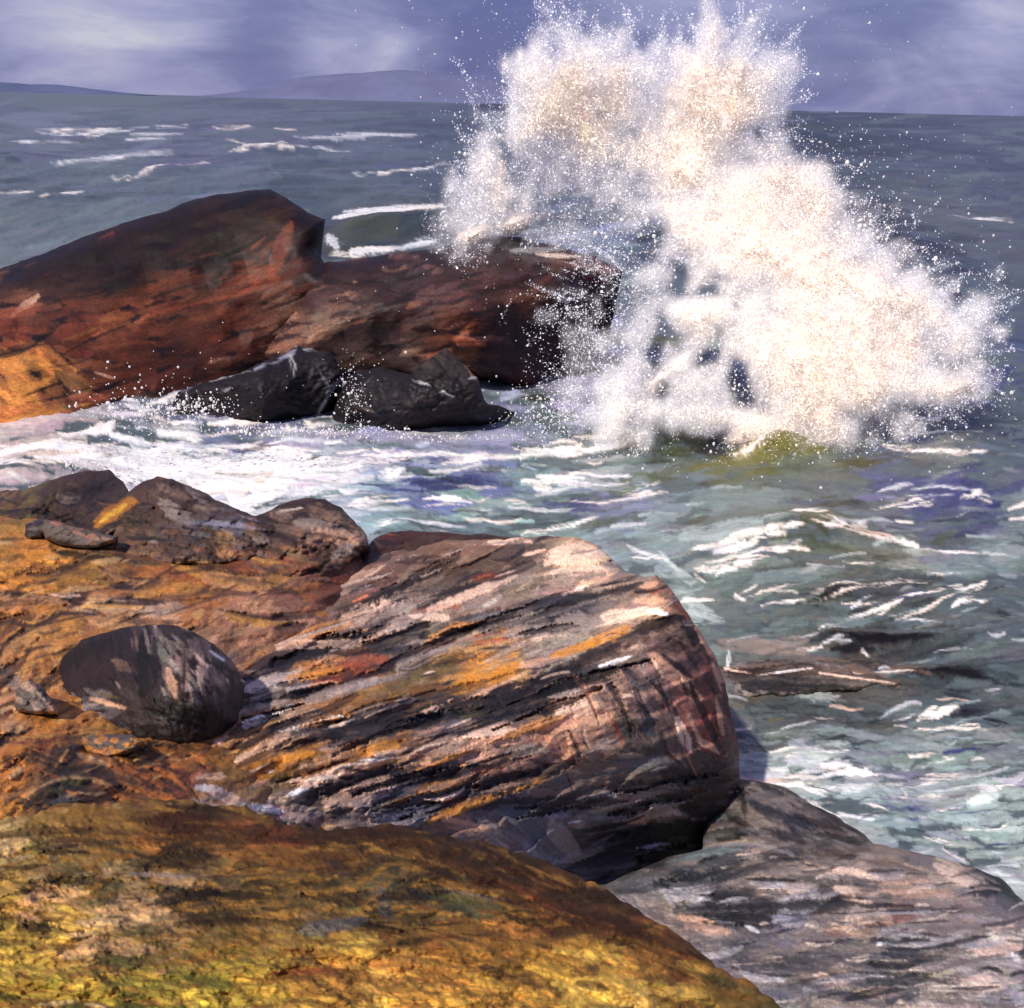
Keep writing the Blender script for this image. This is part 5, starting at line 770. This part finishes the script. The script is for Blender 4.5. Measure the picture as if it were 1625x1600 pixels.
# unit bodies
TET = np.array([(1, 1, 1), (1, -1, -1), (-1, 1, -1), (-1, -1, 1)]) / math.sqrt(3); TETF = np.array([(0, 1, 2), (0, 3, 1), (0, 2, 3), (1, 3, 2)])
g_ = (1 + 5 ** 0.5) / 2
ICO = np.array([(-1, g_, 0), (1, g_, 0), (-1, -g_, 0), (1, -g_, 0), (0, -1, g_), (0, 1, g_), (0, -1, -g_), (0, 1, -g_), (g_, 0, -1), (g_, 0, 1), (-g_, 0, -1), (-g_, 0, 1)]); ICO /= np.linalg.norm(ICO[0])
ICOF = np.array([(0, 11, 5), (0, 5, 1), (0, 1, 7), (0, 7, 10), (0, 10, 11), (1, 5, 9), (5, 11, 4), (11, 10, 2), (10, 7, 6), (7, 1, 8), (3, 9, 4), (3, 4, 2), (3, 2, 6), (3, 6, 8), (3, 8, 9), (4, 9, 5), (2, 4, 11), (6, 2, 10), (8, 6, 7), (9, 8, 1)])
def bodies(P, rad, cols, tmpl, tf, elong=None):
    n = len(P)
    q = rng.standard_normal((n, 4)); q /= np.linalg.norm(q, axis=1)[:, None]
    a, b, c, d = q.T
    Rm = np.stack([np.stack([a*a+b*b-c*c-d*d, 2*(b*c-a*d), 2*(b*d+a*c)], -1), np.stack([2*(b*c+a*d), a*a-b*b+c*c-d*d, 2*(c*d-a*b)], -1), np.stack([2*(b*d-a*c), 2*(c*d+a*b), a*a-b*b-c*c+d*d], -1)], 1)
    v = np.einsum('nij,kj->nki', Rm, tmpl) * rad[:, None, None]
    if elong is not None: v[..., 2] *= elong[:, None]
    v = v + P[:, None, :]
    F = tf[None] + (np.arange(n) * len(tmpl))[:, None, None]
    return v.reshape(-1, 3), F.reshape(-1, 3), np.repeat(cols, len(tmpl), 0)
def scatter(n, D):
    """photograph positions drawn from a density map"""
    p = D.ravel() / D.sum(); k = rng.choice(D.size, n, p=p)
    return (k % D.shape[1] + rng.random(n)) * CS + SX0, (k // D.shape[1] + rng.random(n)) * CS + SY0
fit_s = tps_fit(SPL_CTRL)
Dm = DEN.rgb[..., 0]
Dm = np.clip(Dm * (1 + 0.35 * samp(T_FR2, *np.meshgrid(np.arange(Dm.shape[1]) * .9, np.arange(Dm.shape[0]) * .9))), 0, 1)
Dm = np.maximum(Dm, blur(CORE.rgb[..., 0].copy(), 5) * 0.85)
halo = blur(Dm.copy(), 12) * 0.16 + blur(Dm.copy(), 4) * 0.25
tone_map = blur(np.maximum(CORE.rgb[..., 0], np.clip(Dm * 1.5 - 0.55, 0, 1)), 4)
Dp = (Dm ** 1.4 + halo ** 1.3) * (1 - 0.3 * np.clip(blur(CORE.rgb[..., 0].copy(), 3), 0, 1))
Dp = Dp + 0.75 * WISP.rgb[..., 0]
N1 = 210000
sx, sy = scatter(N1, Dp)
T = 1 / tps_eval(fit_s, sx, sy)
tn = np.clip(cget(tone_map, sx, sy), 0, 1)
T = T - 0.8 + rng.normal(0, 0.8, N1) * (1.3 - tn)
r = np.exp(rng.normal(math.log(0.95), 0.42, N1)) * T / FPX
P = CP + rays(sx, sy) * T[:, None]
Db = blur(Dm.copy(), 9); gy_, gx_ = np.gradient(Db)
nb = np.array((-0.22, -0.72, 0.60)) - 22 * (cget(gx_, sx, sy)[:, None] * RT - cget(gy_, sx, sy)[:, None] * UP) + rng.normal(0, 0.08, (N1, 3))  # shading normals bent sunward to brighten the flakes as one cloud
nb /= np.linalg.norm(nb, axis=1)[:, None]
ok = P[:, 2] > 0.05
P, r, tn, nb = P[ok], r[ok], tn[ok], nb[ok]
cA, cB = lin((196, 202, 220)), lin((246, 235, 224))
cc = cA + (cB - cA) * np.clip(tn * 1.3 + rng.normal(0, .15, len(tn)), 0, 1)[:, None]
TRI = np.array([(1, 0, 0.25), (-.5, .87, -0.1), (-.5, -.87, 0.1), (-0.1, 0, -0.5)]); TRIF = np.array([(0, 1, 2), (0, 2, 3)])
V, F, C = bodies(P, r, cc, TRI, TRIF)
o = mesh_obj('spray_cloud', V, F, C, M_spray, kind='stuff', parent=splash, smooth=False); o.location = -splash.location
at = o.data.attributes.new('lit_normal', 'FLOAT_VECTOR', 'POINT'); at.data.foreach_set('vector', np.repeat(nb, 4, 0).astype(np.float32).ravel())

# the soft veil of spray: a real scattering volume grown round many small puffs
def veil(n, rad, dens, vox, D, sprd, lo, hi, scl):
    x, y = scatter(n, D)
    t = 1 / tps_eval(fit_s, x, y)
    t = t + rng.normal(0, sprd, n)
    P = CP + rays(x, y) * t[:, None]; P = P[P[:, 2] > 0.1]
    org = np.array(splash.location)
    me = bpy.data.meshes.new('mist_veil'); me.vertices.add(len(P)); me.vertices.foreach_set('co', (P - org).astype(np.float32).ravel()); me.update()
    o = bpy.data.objects.new('mist_veil', me); COLL.objects.link(o); o.parent = splash; o['kind'] = 'stuff'
    m = bpy.data.materials.new('mist'); m.use_nodes = True; nt = m.node_tree; nt.nodes.clear()
    mo = nd(nt, 'ShaderNodeOutputMaterial'); tc0 = nd(nt, 'ShaderNodeTexCoord')
    tc = nd(nt, 'ShaderNodeMapping', {'Vector': tc0.outputs['Object'], 'Rotation': (0, -0.35, 0), 'Scale': (1.0, 1.0, 0.4)})
    a = nd(nt, 'ShaderNodeTexNoise', {'Vector': tc.outputs[0], 'Scale': scl, 'Detail': 5.0, 'Roughness': 0.65, 'Distortion': 0.6})
    r_ = nd(nt, 'ShaderNodeMapRange', {'Value': a.outputs[0], 'From Min': 0.40, 'From Max': 0.62, 'To Min': lo, 'To Max': hi})
    at = nd(nt, 'ShaderNodeAttribute', attribute_name='density')
    mu = nd(nt, 'ShaderNodeMath', {0: r_.outputs[0], 1: at.outputs['Fac']}, operation='MULTIPLY')
    mu2 = nd(nt, 'ShaderNodeMath', {0: mu.outputs[0], 1: dens}, operation='MULTIPLY')
    v = nd(nt, 'ShaderNodeVolumeScatter', {'Color': (1, 0.985, 0.97, 1), 'Density': mu2.outputs[0], 'Anisotropy': -0.45})
    nt.links.new(v.outputs[0], mo.inputs['Volume'])
    g = bpy.data.node_groups.new('veil_nodes', 'GeometryNodeTree')
    g.interface.new_socket('Geometry', in_out='INPUT', socket_type='NodeSocketGeometry'); g.interface.new_socket('Geometry', in_out='OUTPUT', socket_type='NodeSocketGeometry')
    gi = g.nodes.new('NodeGroupInput'); go = g.nodes.new('NodeGroupOutput')
    mp_ = g.nodes.new('GeometryNodeMeshToPoints'); pv = g.nodes.new('GeometryNodePointsToVolume'); sm = g.nodes.new('GeometryNodeSetMaterial')
    pv.resolution_mode = 'VOXEL_SIZE'; pv.inputs['Voxel Size'].default_value = vox; pv.inputs['Radius'].default_value = rad; pv.inputs['Density'].default_value = 1.0
    sm.inputs['Material'].default_value = m
    g.links.new(gi.outputs[0], mp_.inputs[0]); g.links.new(mp_.outputs[0], pv.inputs[0]); g.links.new(pv.outputs[0], sm.inputs[0]); g.links.new(sm.outputs[0], go.inputs[0])
    me.materials.append(m)
    md = o.modifiers.new('veil', 'NODES'); md.node_group = g
    return o
Dv = blur(Dm.copy(), 4) + 0.05 * samp(T_FR, *np.meshgrid(np.arange(Dm.shape[1]) * .8, np.arange(Dm.shape[0]) * .8))
veil(60000, 0.20, 0.20, 0.15, np.clip((Dv - 0.18) * 6, 0, 1) + np.clip(blur(WISP.rgb[..., 0].copy(), 2) - 0.25, 0, 1), 0.5, 0.0, 2.2, 1.3)
veil(50000, 0.22, 0.55, 0.14, np.clip((Dv - 0.34) * 8, 0, 1), 0.45, 0.0, 2.0, 1.8)
veil(30000, 0.20, 1.1, 0.13, np.clip((Dv - 0.60) * 8, 0, 1), 0.3, 0.1, 1.8, 2.6)
scene.cycles.volume_bounces = 8; scene.cycles.volume_step_rate = 2.0

# thrown drops: x y spread-x spread-y count size
clusters = [(760, 240, 50, 50, 160, 1.6), (850, 180, 50, 40, 220, 1.8), (820, 90, 70, 60, 90, 1.3), (1000, 40, 150, 40, 260, 1.4), (960, 60, 60, 40, 120, 1.4), (980, 290, 40, 60, 90, 2.2), (1030, 340, 40, 50, 90, 2.4), (1020, 400, 40, 50, 80, 2.2),
            (1270, 240, 90, 30, 240, 1.5), (1320, 270, 60, 40, 120, 1.6), (1345, 360, 40, 24, 110, 2.6), (1390, 350, 30, 24, 60, 2.6), (1400, 420, 80, 50, 260, 1.6), (1480, 470, 70, 50, 260, 1.6), (1550, 560, 30, 50, 160, 1.8), (1440, 640, 90, 40, 120, 2.2), (1500, 640, 60, 40, 110, 1.8),
            (970, 480, 60, 70, 120, 1.8), (900, 520, 60, 90, 70, 1.5), (1060, 560, 60, 40, 160, 2.2), (1180, 560, 60, 50, 200, 2.2), (1165, 620, 30, 40, 160, 2.2), (860, 650, 40, 30, 260, 1.5), (960, 600, 40, 60, 90, 1.8), (1330, 60, 120, 60, 60, 1.2), (780, 450, 100, 70, 60, 1.3), (1250, 720, 200, 40, 60, 2.2), (1500, 330, 80, 100, 60, 1.2), (730, 330, 30, 60, 70, 1.4), (600, 560, 120, 60, 30, 1.4), (230, 652, 50, 12, 420, 1.7), (300, 645, 40, 10, 200, 1.6), (470, 684, 90, 6, 500, 1.7), (700, 690, 90, 6, 260, 1.6), (100, 735, 90, 9, 420, 1.8), (560, 630, 14, 30, 200, 1.4), (800, 668, 60, 14, 260, 1.5), (240, 600, 80, 30, 60, 1.8), (260, 670, 70, 25, 90, 2.0), (1130, 850, 200, 60, 10, 2.4)]
px = []; py = []; rr = []
for cx, cy, ax_, ay_, n, m in clusters:
    px += list(rng.normal(cx, ax_, n)); py += list(rng.normal(cy, ay_, n)); rr += list(np.clip(np.exp(rng.normal(math.log(m * 0.5), 0.5, n)), .6, 4))
px = np.array(px); py = np.array(py); rr = np.array(rr)
keep = (px > 100) & (px < 1612) & (py > -40) & (py < 800)
px, py, rr = px[keep], py[keep], rr[keep]
T = 1 / tps_eval(fit_s, np.clip(px, 700, 1600), np.clip(py, 0, 690))
T = np.where(py > 690, depth_of(1000, 740, 'z', 0.6), T) ; T = np.where(px < 650, np.minimum(T, 27.5), T)
T = T - 0.8 + rng.normal(0, 0.6, len(T))
P = CP + rays(px, py) * T[:, None]
ok = P[:, 2] > 0.12
cc = lin((255, 254, 252)) * np.ones((ok.sum(), 1))
V, F, C = bodies(P[ok], (rr * T / FPX)[ok], cc, ICO, ICOF, elong=np.exp(rng.normal(0.1, 0.25, ok.sum())))
mesh_obj('spray_drops', V, F, C, M_drop, 'scattered white drops thrown clear of the splash and surf', 'spray', kind='stuff')
